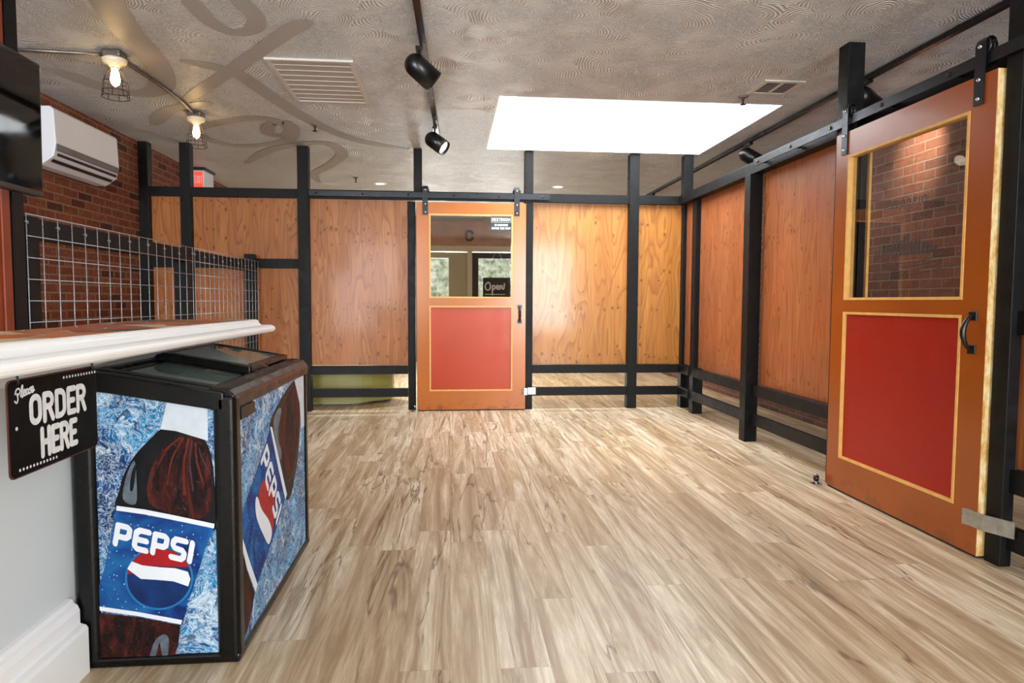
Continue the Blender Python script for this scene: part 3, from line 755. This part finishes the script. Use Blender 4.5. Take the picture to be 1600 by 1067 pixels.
# full-height post and red wood trim carrying the television
tag(obj('timber_post', boxb(-1.93, -1.85, 3.06, 3.14, 0, ZC), M['black'], bevel=.003), 'black full-height post between the television and the wire mesh', 'post')
tp = thing('wood_door_frame', 'red-brown stained wooden trim at the far left behind the television', 'trim', (-1.9, 2.9, 0))
obj('board', boxb(-1.93, -1.855, 2.6, 3.055, 0, ZC), M['redtrim'], tp, bevel=.004)
obj('bead', boxb(-1.855, -1.845, 2.985, 3.0, 0, ZC-.002), M['redtrim'], tp, bevel=.003)

# ------------------------------------------------------------------ TELEVISION
tv = thing('television', 'black wall-hung television at the upper left edge', 'television', (-1.72, 2.8, 1.55))
def tvf(u, v, d):     # slightly nose-down
    return (-1.70+.01*(v)-.0+d, 2.02+u, 1.528+v)
obj('case', prism(BM(), [(0, 0), (1.0, 0), (1.0, .545), (0, .545)], tvf, -.04, 0), M['darkplastic'], tv, bevel=.005)
obj('screen', prism(BM(), [(.012, .022), (.988, .022), (.988, .533), (.012, .533)], tvf, -.002, .0015), M['screen'], tv)
obj('wall_bracket', boxb(-1.845, -1.745, 2.62, 2.98, 1.68, 1.92), M['steel'], tv)

# ------------------------------------------------------------------ AIR CONDITIONER
ac = thing('air_conditioner', 'white split air conditioner on the left brick wall', 'air conditioner', (-2.85, 5.8, 2.05))
prof = [(0, .06), (0, .40), (.19, .405), (.215, .385), (.225, .15), (.205, .06), (.12, .0), (.03, .0)]
fac = lambda u, v, d: (XL+.003+u, d, 2.035+v)
obj('body', prism(BM(), prof, fac, 5.0, 5.90), M['plastic'], ac, bevel=.008)
obj('display_strip', prism(BM(), [(.2245, .10), (.228, .11), (.228, .145), (.2245, .15)], fac, 5.01, 5.88), M['greyplastic'], ac)
obj('louvre', prism(BM(), [(.214, .066), (.218, .066), (.2215, .085), (.2175, .085)], fac, 5.03, 5.86), M['darkplastic'], ac)
obj('louvre', prism(BM(), [(.170, .026), (.174, .028), (.19, .043), (.186, .045)], fac, 5.03, 5.86), M['darkplastic'], ac)

# ------------------------------------------------------------------ CEILING FIXTURES
def cage_lamp(x, y, label):
    t = thing('cage_lamp', label, 'ceiling lamp', (x, y, ZC), 'wire cage lamps on the ceiling conduit')
    bm = BM(); box(bm, x-.055, x+.055, y-.055, y+.055, ZC-.045, ZC)
    obj('junction_box', bm, M['conduit'], t, bevel=.012)
    obj('lamp_holder', lathe(BM(), [(0, .045), (.066, .045), (.07, .055), (.062, .075), (.035, .085), (.028, .10), (0, .10)], (x, y, ZC), (0, 0, -1), 24), M['ceramic'], t)
    obj('bulb', lathe(BM(), [(.014, .09), (.018, .11), (.024, .145), (.028, .17), (.021, .195), (0, .212)], (x, y, ZC), (0, 0, -1), 20), M['bulb'], t)
    bm = BM(); zs = [(.03, .10), (.034, .115), (.054, .145), (.066, .18), (.072, .23), (.076, .275)]
    for k in range(8):
        a = 2*PI*k/8+.2; tube(bm, [(x+r*math.cos(a), y+r*math.sin(a), ZC-z) for r, z in zs], .0022, 5)
    for r, z in ((.033, .105), (.066, .185), (.0735, .24), (.076, .275)):
        tube(bm, [(x+r*math.cos(2*PI*k/24), y+r*math.sin(2*PI*k/24), ZC-z) for k in range(25)], .0024, 5)
    obj('wire_cage', bm, M['cage'], t)
    return t
cage_lamp(-2.02, 4.36, 'nearer wire cage lamp on the ceiling conduit, above the television')
cage_lamp(-2.02, 5.67, 'farther wire cage lamp on the ceiling conduit, in front of the left posts')
cd = obj('ceiling_conduit', tube(tube(BM(), [(-2.94, 4.33, ZC-.02), (-2.5, 4.335, ZC-.02), (-2.08, 4.36, ZC-.02)], .012, 8), [(-2.02, 4.42, ZC-.02), (-1.99, 4.9, ZC-.02), (-1.99, 5.3, ZC-.02), (-2.02, 5.61, ZC-.02)], .012, 8), M['conduit'])
tag(cd, 'grey metal conduit joining the two wire cage lamps', 'conduit')

def track(x0, y0, x1, y1, label):
    d = Vector((x1-x0, y1-y0, 0)).normalized(); n = Vector((-d.y, d.x, 0))*.018; bm = BM()
    vs = [bm.verts.new(Vector((x, y, z))+s*n) for z in (ZC-.036, ZC-.007) for (x, y) in ((x0, y0), (x1, y1)) for s in (-1, 1)]
    for q in ((0, 1, 3, 2), (4, 6, 7, 5), (0, 4, 5, 1), (2, 3, 7, 6), (0, 2, 6, 4), (1, 5, 7, 3)): bm.faces.new([vs[i] for i in q])
    bmesh.ops.recalc_face_normals(bm, faces=bm.faces)
    return tag(obj('lighting_track', bm, M['iron']), label, 'lighting track')
track(-.20, 1.5, -.095, 6.86, 'black lighting track on the ceiling left of the skylight')
track(2.745, 1.8, 2.745, 9.4, 'black lighting track on the ceiling right of the skylight')
def spot(xm, ym, aim, label, z=ZC-.03, drop=.085, L=.205, R=.066, power=6):
    """track spotlight: adapter, stem, domed can with an open lit mouth"""
    t = thing('track_spotlight', label, 'spotlight', (xm, ym, z), 'black track spotlights')
    obj('adapter', boxb(xm-.02, xm+.02, ym-.05, ym+.05, z-.028, z-.0075), M['iron'], t, bevel=.003)
    obj('stem', lathe(BM(), [(.008, .02), (.008, drop)], (xm, ym, z), (0, 0, -1), 10), M['iron'], t)
    d = Vector(aim).normalized(); c = Vector((xm, ym, z-drop-R*.55)) - d*L*.45
    prof = [(R*math.sin(a*PI/2/7), R-R*math.cos(a*PI/2/7)) for a in range(8)]
    prof += [(R, L), (R-.006, L), (R-.007, L-.03), (R-.03, L-.04)]
    can = obj('can', lathe(BM(), prof, c, d, 28), M['iron'], t)
    obj('lens', lathe(BM(), [(0, L-.02), (R-.012, L-.02), (R-.012, L-.025), (0, L-.025)], c, d, 24), M['lens'], can)
    l = bpy.data.lights.new('track_beam', 'SPOT'); l.energy = power*6; l.color = (1, .86, .64); l.spot_size = math.radians(65); l.spot_blend = .8; l.shadow_soft_size = .05
    o = bpy.data.objects.new('track_beam', l); COL.objects.link(o); o.location = c+d*(L+.005); o.rotation_euler = d.to_track_quat('-Z', 'Y').to_euler()
    return t
spot(-.175, 4.02, (.75, .12, -.62), 'nearest black track spotlight left of the skylight')
spot(-.125, 5.80, (.72, -.35, -.58), 'farther lit black track spotlight left of the skylight')
spot(2.745, 6.05, (.66, -.45, -.55), 'lit black track spotlight above the right partition corner')
spot(2.745, 4.30, (.75, .2, -.40), 'black track spotlight half hidden behind the hanger of the right door')
spot(2.745, 1.75, (.30, .80, -.50), 'added unseen track spotlight behind the nearer right door, washing the brick wall', power=11)  # added out of view to brighten the brick behind the door glass
spot(2.745, 9.00, (.1, .4, -.6), 'far black track spotlight glimpsed above the back right rail', power=3)
def downlight(x, y, label):
    t = thing('downlight', label, 'downlight', (x, y, ZC), 'round recessed downlights beyond the partition')
    obj('trim_ring', lathe(BM(), [(.055, .003), (.075, .006), (.085, .0)], (x, y, ZC), (0, 0, -1), 28), M['white'], t)
    obj('lens', lathe(BM(), [(0, .002), (.062, .003)], (x, y, ZC), (0, 0, -1), 28), M['downl'], t)
    l = bpy.data.lights.new('downlight_beam', 'SPOT'); l.energy = 230; l.color = (1, .88, .7); l.spot_size = math.radians(120); l.spot_blend = .8; l.shadow_soft_size = .06
    o = bpy.data.objects.new('downlight_beam', l); COL.objects.link(o); o.location = (x, y, ZC-.02)
downlight(-.889, 8.83, 'lit round downlight beyond the partition, left of the centre door')
downlight(1.415, 8.80, 'lit round downlight beyond the partition, right of the centre door')
def sprinkler(x, y, label):
    t = thing('sprinkler', label, 'sprinkler', (x, y, ZC), 'ceiling sprinkler heads')
    obj('escutcheon', lathe(BM(), [(0, .0), (.038, .0), (.034, .008), (.016, .012), (0, .012)], (x, y, ZC), (0, 0, -1), 20), M['greyplastic'], t)
    bm = lathe(BM(), [(.010, .01), (.010, .03), (.006, .035), (.006, .055), (0, .055)], (x, y, ZC), (0, 0, -1), 12)
    lathe(bm, [(0, .055), (.022, .056), (.022, .059), (0, .06)], (x, y, ZC), (0, 0, -1), 16)
    obj('head', bm, M['steel'], t)
sprinkler(-1.144, 5.946, 'sprinkler head on the painted scrollwork near the return grille')
sprinkler(-1.139, 8.413, 'sprinkler head beyond the partition, near the left downlight')
sprinkler(2.135, 4.82, 'sprinkler head beside the small ceiling register')
sprinkler(2.175, 8.072, 'sprinkler head beyond the partition, near the right back post')
# return grille and register
vg = thing('return_grille', 'large white louvred return air grille on the ceiling', 'vent', (-.87, 4.81, ZC))
bm = BM(); gx0, gx1, gy0, gy1 = -1.145, -.600, 4.36, 5.26; w = .03
box(bm, gx0, gx1, gy0, gy0+w, ZC-.014, ZC); box(bm, gx0, gx1, gy1-w, gy1, ZC-.014, ZC)
box(bm, gx0, gx0+w, gy0+w, gy1-w, ZC-.014, ZC); box(bm, gx1-w, gx1, gy0+w, gy1-w, ZC-.014, ZC)
obj('frame', bm, M['grille'], vg, bevel=.002)
obj('filter', boxb(gx0+w, gx1-w, gy0+w, gy1-w, ZC-.002, ZC-.001), M['greyplastic'], vg)
bm = BM(); n = 58
for i in range(n):
    x = gx0+w+(gx1-gx0-2*w)*(i+.5)/n; box(bm, x-.0026, x+.0026, gy0+w, gy1-w, ZC-.009, ZC-.003)
obj('louvres', bm, M['grille'], vg)
bm = BM()
for i in range(1, 9):
    y = gy0+(gy1-gy0)*i/9; box(bm, gx0+w, gx1-w, y-.003, y+.003, ZC-.012, ZC-.009)
obj('cross_bars', bm, M['grille'], vg)
vg2 = thing('ceiling_register', 'small white ceiling register beside the skylight', 'vent', (2.28, 4.58, ZC))
x0, x1, y0, y1 = 2.12, 2.41, 4.44, 4.73; bm = BM(); w = .035
box(bm, x0, x1, y0, y0+w, ZC-.01, ZC); box(bm, x0, x1, y1-w, y1, ZC-.01, ZC); box(bm, x0, x0+w, y0+w, y1-w, ZC-.01, ZC)
box(bm, x1-w, x1, y0+w, y1-w, ZC-.01, ZC); box(bm, (x0+x1)/2-.012, (x0+x1)/2+.012, y0+w, y1-w, ZC-.01, ZC)
obj('frame', bm, M['grille'], vg2, bevel=.002)
bm = BM()
for i in range(9):
    y = y0+w+(y1-y0-2*w)*(i+.5)/9; box(bm, x0+w, x1-w, y-.006, y+.006, ZC-.007, ZC-.003)
obj('louvres', bm, M['greyplastic'], vg2)
obj('duct_throat', boxb(x0+w, x1-w, y0+w, y1-w, ZC-.002, ZC-.001), M['dark'], vg2)
# exit sign beyond the partition
ex = thing('exit_sign', 'white box exit sign with red lettering high beyond the left posts', 'sign', (-2.8, 8, 2.4))
obj('case', boxb(-2.90, -2.775, 8.0, 8.30, 2.36, 2.57), M['plastic'], ex, bevel=.004)
obj('canopy', boxb(-2.92, -2.76, 7.98, 8.32, 2.572, ZC), M['darkplastic'], ex)
obj('red_face', boxb(-2.885, -2.79, 7.996, 7.999, 2.375, 2.555), M['exitred'], ex)
a = Art(lambda u, v, d: (u, 7.9955-d, v)); word(a, 'EXIT', -2.88, 2.42, .085, .09, .008, 0); obj('lettering', a.bm, M['plastic'], ex)

# ------------------------------------------------------------------ GREEN ROUNDED BENCH behind the partition
gb = thing('round_ended_bench', 'lime green round-ended low bench seen under the back partition rails', 'bench', (-1.2, 7.4, 0))
def stadium(x0, x1, yc, ry, rx, n=14):
    pts = [(x0, yc-ry), ] + [(x1-rx+rx*math.sin(PI*k/n), yc-ry*math.cos(PI*k/n)) for k in range(n+1)] + [(x0, yc+ry)]
    return pts
fz = lambda u, v, d: (u, v, d)
obj('plinth', prism(BM(), stadium(-2.35, -.86, 7.50, .26, .25), fz, 0, .03), M['plinth'], gb)
obj('skirt', prism(BM(), stadium(-2.4, -.62, 7.50, .36, .55), fz, .03, .33), M['green'], gb)
obj('seat', prism(BM(), stadium(-2.45, -.50, 7.50, .38, .62), fz, .33, .355), M['plinth'], gb, bevel=.004)

# ------------------------------------------------------------------ COUNTER
ct = thing('bar_counter', 'white bar counter with crown moulding and mosaic tiled top at the left', 'counter', (-1.1, 1.3, 0))
WX = -1.12
obj('half_wall', boxb(-1.165, WX, -.6, 2.81, 0, 1.0), M['wallwhite'], ct)
obj('frieze_board', boxb(WX, WX+.014, -.6, 2.03, .74, .90), M['wallwhite'], ct, bevel=.002)
prof = [(0, 0), (.058, 0), (.058, .135), (.052, .145), (.036, .150), (.036, .190), (.030, .205), (.020, .212), (.016, .222), (0, .226)]
obj('baseboard', prism(BM(), prof, lambda u, v, d: (WX+u, d, v), -.6, 2.03), M['white'], ct, bevel=.002)
# crown swept along the front edge and round the far end
crown = [(.0, .872), (.03, .885), (.07, .903), (.12, .918), (.18, .931), (.215, .940), (.235, .950), (.248, .954), (.298, .954), (.308, .956), (.315, .961), (.319, .969), (.319, .974), (.315, .982), (.308, .987), (.298, .989),
         (.286, .989), (.284, .982), (.280, .981), (.275, .984), (.270, .992), (.264, 1.000), (.262, 1.004), (.262, 1.008), (.259, 1.012), (.252, 1.0145), (.238, 1.0135), (.0, 1.0135)]
path = [((WX, -.6), (1, 0)), ((WX, 2.81), (1, 1)), ((-1.37, 2.96), (0, 0))]
bm = BM(); rings = []
ang = math.atan2(.17, -.36)                                    # direction of the end edge
d1 = Vector((0, 1)); d2 = Vector((-.86, .5)).normalized()
d2 = Vector((-1, -.12)).normalized()                         # end edge runs back and to the left
n1 = Vector((1, 0)); n2 = Vector((-d2.y, d2.x)); n2 = -n2 if n2.y < 0 else n2
cor = Vector((WX, 2.815)); mit = (n1+n2); mit = mit/mit.dot(n1)
endp = cor+d2*.14
for base, off in ((Vector((WX, -.6)), n1), (cor, mit), (endp, n2)):
    rings.append([bm.verts.new((base.x+off.x*o, base.y+off.y*o, z)) for o, z in crown])
for A, B in zip(rings, rings[1:]):
    for i in range(len(crown)-1):
        f = bm.faces.new((A[i], A[i+1], B[i+1], B[i])); f.smooth = False
bm.faces.new(rings[0]); bm.faces.new(rings[-1][::-1]); bmesh.ops.recalc_face_normals(bm, faces=bm.faces)
cr = obj('crown_moulding', bm, M['white'], ct)
k = mit*.245
tile = [(-.876, -.6), (cor.x+k.x, cor.y+k.y), (endp.x+n2.x*.245, endp.y+n2.y*.245), (endp.x, 2.5), (-1.19, 2.2), (-1.165, -.6)]
obj('tiled_top', prism(BM(), tile, fz, .985, 1.015), M['mosaic'] if 'mosaic' in M else m_mosaic(), ct)

# ORDER HERE sign
sg = thing('order_here_sign', 'black metal Please ORDER HERE sign hanging from the counter edge', 'sign', (-.87, 1.56, .84))
sx = -.868
def rrect(u0, u1, v0, v1, r, n=5):
    out = []
    for cx, cy, a0 in ((u1-r, v1-r, 0), (u0+r, v1-r, 90), (u0+r, v0+r, 180), (u1-r, v0+r, 270)):
        out += [(cx+r*math.cos(math.radians(a0+90*k/n)), cy+r*math.sin(math.radians(a0+90*k/n))) for k in range(n+1)]
    return out
fs = lambda u, v, d: (sx+.02*(.94-v)*0+d, u, v)
obj('rim', prism(BM(), rrect(1.396, 1.729, .739, .939, .014), fs, -.003, .0), M['rust'], sg)
obj('plate', prism(BM(), rrect(1.399, 1.726, .742, .936, .012), fs, -.002, .0012), M['signblack'], sg)
a = Art(lambda u, v, d: (sx+.0015+d, u, v))
sa = lambda: Art(lambda u, v, d: (sx+.0015+d, u, v))
word(a, 'ORDER', 1.462, .838, .215, .063, .0135, 0, gap=.06); obj('lettering', a.bm, M['signwhite'], sg)
a = sa(); word(a, 'HERE', 1.497, .764, .137, .062, .0135, 0, gap=.06); obj('lettering', a.bm, M['signwhite'], sg)
a = sa()
for k in range(12): a.disc((1.589+k*.011, .9245), .0032, 0); a.disc((1.424+k*.0106, .7545), .0032, 0)
for p in ((1.409, .842), (1.718, .842)): a.disc(p, .004, 0)
sc = lambda pts, ox, oy, k=1.: [(ox+p[0]*k, oy+p[1]*k) for p in pts]
K = .001
obj('printed_dots', a.bm, M['signwhite'], sg); a = sa()
for st, ox in (([(2, 14), (6, 22), (14, 24), (18, 18), (12, 12), (7, 14), (10, 4), (6, -4), (0, 0)], 1.416), ([(0, 6), (7, 18), (8, 27), (4, 22), (4, 4), (9, 6)], 1.434),
               ([(0, 8), (7, 12), (5, 17), (1, 12), (3, 5), (9, 6)], 1.442), ([(8, 15), (2, 15), (1, 7), (6, 6), (8, 15), (9, 6)], 1.451),
               ([(8, 17), (3, 14), (8, 9), (4, 5), (1, 7)], 1.460), ([(0, 8), (7, 12), (5, 17), (1, 12), (3, 5), (10, 9)], 1.468)):
    a.stroke(sc(spline(st, 5), ox, .896+(ox-1.416)*.12, K), .0038, 0)
obj('script_lettering', a.bm, M['signwhite'], sg)
for y in (1.423, 1.705):
    bm = tube(BM(), [(sx-.003, y, .954), (sx+.004, y, .945), (sx+.006, y, .932), (sx-.004, y, .928)], .0022, 6)
    obj('hanging_hook', bm, M['steel'], sg)

# ------------------------------------------------------------------ FREEZER
fz_ = thing('chest_freezer', 'black glass-topped drinks freezer with blue Pepsi bottle graphics, beside the counter', 'freezer', (-.87, 2.55, 0))
FX0, FX1, FY0, FY1 = -1.10, -.637, 2.045, 3.07
top = lambda x: min(.893, .832+(-.68-x)*.175)
def slab(bm, x0, x1, y0, y1, h0, h1, mi=0):
    n = 6; xs = [x0+(x1-x0)*i/n for i in range(n+1)]
    P = [(x, top(x)+h1) for x in xs]+[(x, top(x)+h0) for x in reversed(xs)]
    return prism(bm, P, lambda u, v, d: (u, d, v), y0, y1, mi)
bm = BM()
prism(bm, [(FX0, .03), (FX1-.012, .03), (FX1-.012, .78), (FX0, .80)], lambda u, v, d: (u, d, v), FY0+.012, FY0+.03)
prism(bm, [(FX0, .03), (FX1-.012, .03), (FX1-.012, .78), (FX0, .80)], lambda u, v, d: (u, d, v), FY1-.03, FY1)
box(bm, FX1-.03, FX1-.008, FY0+.03, FY1-.03, .03, .775); box(bm, FX0, FX0+.02, FY0+.03, FY1-.03, .03, .80); box(bm, FX0+.02, FX1-.03, FY0+.03, FY1-.03, .03, .06)
obj('cabinet', bm, M['frzblack'], fz_)
obj('liner', box(BM(), FX0+.03, FX1-.045, FY0+.05, FY1-.05, .46, .47), M['frzin'], fz_)
obj('base_rail', boxb(FX0, FX1, FY0-.002, FY1, .0, .03), M['frzblack'], fz_, bevel=.008)
# front band (end face) and corner posts
bm = BM(); n = 8; xs = [FX0+(FX1-.03-FX0)*i/n for i in range(n+1)]
P = [(x, top(x)-.002) for x in xs]+[(x, top(x)-.060) for x in reversed(xs)]
obj('front_band', prism(bm, P, lambda u, v, d: (u, d, v), FY0-.006, FY0+.05), M['frzblack'], fz_, bevel=.006)
for (cx, cy, nm) in ((FX1-.032, FY0+.028, 'corner_post'), (FX0+.028, FY0+.028, 'corner_post')):
    pts = rrect(cx-.034, cx+.034, cy-.034, cy+.034, .022)
    h = .815 if cx > -.9 else .885
    o = obj(nm, prism(BM(), pts, fz, .012, h), M['frzblack'], fz_, bevel=.010)
obj('corner_post', prism(BM(), rrect(FX1-.06, FX1, FY1-.06, FY1, .02), fz, .012, .80), M['frzblack'], fz_)
# rounded top side rail
prof = [(FX1-.075, .772), (FX1, .772), (FX1+.002, .80), (FX1-.004, .818), (FX1-.018, .832), (FX1-.04, .838), (FX1-.075, .842)]
obj('side_rail', prism(BM(), prof, lambda u, v, d: (u, d, v), FY0+.005, FY1+.005), M['frzbrown'], fz_, bevel=.006)
obj('thermostat_plate', boxb(FX1-.004, FX1+.004, 2.10, 2.24, .735, .772), M['frzbrown'], fz_, bevel=.002)
bm = BM(); slab(bm, FX0+.0, -.70, FY1-.05, FY1+.005, -.04, .0); slab(bm, FX0, FX0+.05, FY0+.05, FY1-.05, -.05, -.003)
slab(bm, FX0, -.712, FY0+.045, FY0+.085, -.02, .0)
obj('top_frame', bm, M['frzblack'], fz_)
# sliding glass lids: the front one low, the rear one riding above it
lid = thing
def glass_lid(y0, y1, h, name):
    bm = BM(); x0, x1, w = -1.045, -.715, .028
    slab(bm, x0, x1, y0, y0+w, h-.014, h); slab(bm, x0, x1, y1-w, y1, h-.014, h)
    slab(bm, x0, x0+w, y0+w, y1-w, h-.014, h); slab(bm, x1-w, x1, y0+w, y1-w, h-.014, h)
    o = obj(name, bm, M['frzblack'], fz_)
    obj('lid_glass', slab(BM(), x0+w, x1-w, y0+w, y1-w, h-.010, h-.004), M['frzglass'], o)
glass_lid(2.135, 2.60, -.012, 'sliding_lid'); glass_lid(2.50, 3.03, .022, 'sliding_lid')
obj('lid_handle', slab(BM(), -1.04, -.72, 2.488, 2.500, -.008, .022), M['frzblack'], fz_, bevel=.003)

# printed bottle on the end face, traced in metres (u = x, v = z)
mats = [M['splash'], M['cola'], M['label'], M['pwhite'], M['pcap'], M['pred'], M['pdark'], M['pgrey'], paint('printed_cyan_ring', '246fa8', .45, .2, 20., 0., .2), paint('printed_navy', '0f2d63', .45, .35, 16., 0., .2), paint('printed_amber', '5e221a', .5, .3, 30., 0., .2), paint('printed_plum', '42303a', .5, .3, 30., 0., .2)]
a = Art(lambda u, v, d: (u, FY0+.011-d, v))
a.poly([(-1.048, .838), (-.699, .776), (-.699, .024), (-1.048, .024)], 0)
a.poly(spline([(-.842, .722), (-.885, .688), (-.928, .642), (-.961, .586), (-.975, .54), (-.983, .475), (-.858, .440), (-.705, .408), (-.704, .553), (-.712, .638), (-.731, .686), (-.76, .715)], 5, True), 6)
a.poly(spline([(-.79, .701), (-.84, .669), (-.882, .604), (-.898, .528), (-.87, .478), (-.74, .447), (-.708, .553), (-.719, .63), (-.736, .680)], 5, True), 1)
for (u0, v0, u1, v1, w, mi) in ((-.80, .69, -.865, .60, .006, 10), (-.79, .69, -.84, .55, .005, 10), (-.775, .685, -.79, .52, .008, 10), (-.765, .68, -.765, .53, .005, 11), (-.755, .675, -.735, .55, .006, 10), (-.745, .66, -.715, .58, .004, 11), (-.87, .585, -.885, .54, .003, 11), (-.81, .66, -.88, .56, .004, 6), (-.785, .66, -.81, .49, .005, 6), (-.76, .65, -.75, .48, .005, 6)):
    a.stroke(spline([(u0, v0), ((u0+u1)/2-.008, (v0+v1)/2+.01), (u1, v1)], 5), w, mi)
a.poly(spline([(-.93, .625), (-.955, .575), (-.965, .51), (-.93, .495), (-.925, .56)], 4, True), 7)
a.poly(spline([(-.905, .64), (-.925, .60), (-.935, .54), (-.945, .54), (-.935, .60)], 4, True), 6)
a.poly([(-.833, .800), (-.718, .780), (-.718, .681), (-.762, .696), (-.810, .712), (-.854, .718)], 4)
a.poly([(-.983, .488), (-.93, .476), (-.86, .461), (-.78, .444), (-.705, .424), (-.712, .40), (-.734, .353), (-.754, .286), (-.783, .2), (-.805, .123), (-.95, .155), (-1.047, .181), (-1.047, .229), (-1.020, .314), (-.999, .408)], 2)
a.poly([(-.983, .491), (-.905, .478), (-.82, .458), (-.705, .429), (-.707, .415), (-.82, .443), (-.905, .463), (-.985, .477)], 3)
a.poly([(-1.047, .189), (-.93, .166), (-.805, .136), (-.809, .123), (-.93, .153), (-1.047, .176)], 3)
# globe
cx, cy, R = -.868, .268, .092
up = [(cx+R*math.cos(math.radians(t)), cy+R*.98*math.sin(math.radians(t))) for t in range(20, 176, 6)]
a.disc((cx, cy), R+.006, 8, n=40); a.disc((cx, cy), R, 9, n=40)
a.poly(up[::-1]+[(-.915, .309), (-.862, .301), (-.821, .298)], 5)
a.poly([(-.958, .300), (-.945, .322), (-.915, .309), (-.862, .301), (-.821, .297), (-.785, .285), (-.778, .262), (-.785, .240), (-.827, .257), (-.872, .263), (-.921, .268)], 3)
# lower bottle
a.poly([(-1.046, .170), (-.93, .150), (-.810, .121), (-.818, .06), (-.830, .026), (-1.046, .026)], 1)
a.poly(spline([(-.90, .03), (-.885, .075), (-.86, .095), (-.845, .08), (-.85, .03), (-.865, .03), (-.872, .07), (-.885, .03)], 4, True), 7)
# PEPSI: slanted fat rounded letters running down to the right
def pepsi(art, O, U, V, w, mi):
    tf = lambda s, t: (O[0]+U[0]*s+V[0]*t, O[1]+U[1]*s+V[1]*t)
    x = 0.; art.L += 1
    L = {'P': [[(0, 0), (0, 1), (.62, 1), (.78, .9), (.78, .55), (.62, .42), (0, .42)]],
         'E': [[(.8, 1), (.2, 1), (0, .85), (0, .15), (.2, 0), (.8, 0)], [(0, .5), (.72, .5)]],
         'S': [[(.8, 1), (.15, 1), (0, .85), (0, .65), (.15, .52), (.65, .48), (.8, .35), (.8, .15), (.65, 0), (0, 0)]],
         'I': [[(0, 0), (0, 1)]]}
    for c, adv in zip('PEPSI', (1.12, 1.12, 1.12, 1.12, .4)):
        for st in L[c]: art.stroke([(x+p[0]*.92+p[1]*.22, p[1]) for p in st], w, mi, False, tf)
        x += adv
pepsi(a, (-.990, .378), (.0470, -.0135), (.000, .058), .31, 3)
obj('end_graphic', a.bm, mats, fz_)

# printed bottle on the long side (u = y, v = z)
a = Art(lambda u, v, d: (FX1-.0075+d, u, v))
a.poly([(2.085, .772), (3.02, .772), (3.02, .030), (2.085, .030)], 0)
a.poly(spline([(2.86, .765), (2.70, .745), (2.57, .710), (2.475, .674), (2.451, .632), (2.55, .48), (2.657, .325), (2.77, .32), (2.89, .445), (2.941, .592), (2.935, .682)], 5, True), 6)
a.poly(spline([(2.83, .745), (2.68, .700), (2.60, .62), (2.60, .52), (2.68, .40), (2.78, .40), (2.88, .50), (2.92, .62), (2.90, .70)], 5, True), 1)
a.poly(spline([(2.56, .69), (2.50, .64), (2.58, .50), (2.61, .52), (2.56, .60), (2.62, .68)], 4, True), 7)
a.poly([(2.84, .770), (3.018, .770), (3.018, .545), (2.95, .545), (2.93, .66), (2.87, .735)], 4)
lab = [(2.451, .641), (2.55, .49), (2.657, .332), (2.565, .275), (2.44, .225), (2.247, .143), (2.16, .25), (2.088, .37), (2.087, .42), (2.12, .44), (2.208, .493), (2.343, .565), (2.407, .607)]
a.poly(lab, 2)
a.poly([(2.451, .648), (2.478, .641), (2.682, .334), (2.655, .320), (2.55, .480)], 3)
a.poly([(2.087, .372), (2.087, .40), (2.17, .275), (2.262, .150), (2.238, .134), (2.15, .25)], 3)
a.poly([(2.087, .36), (2.145, .25), (2.228, .136), (2.19, .09), (2.14, .05), (2.087, .04)], 1)
a.poly(spline([(2.283, .43), (2.31, .470), (2.37, .478), (2.44, .44), (2.487, .379), (2.492, .317), (2.452, .262), (2.408, .311), (2.32, .39)], 4, True), 5)
a.poly(spline([(2.262, .447), (2.285, .435), (2.325, .385), (2.412, .318), (2.448, .262), (2.404, .235), (2.340, .29), (2.267, .37), (2.25, .42)], 4, True), 3)
pepsi(a, (2.330, .548), (.0405, -.0600), (.062, .052), .27, 3)
obj('side_graphic', a.bm, mats, fz_)
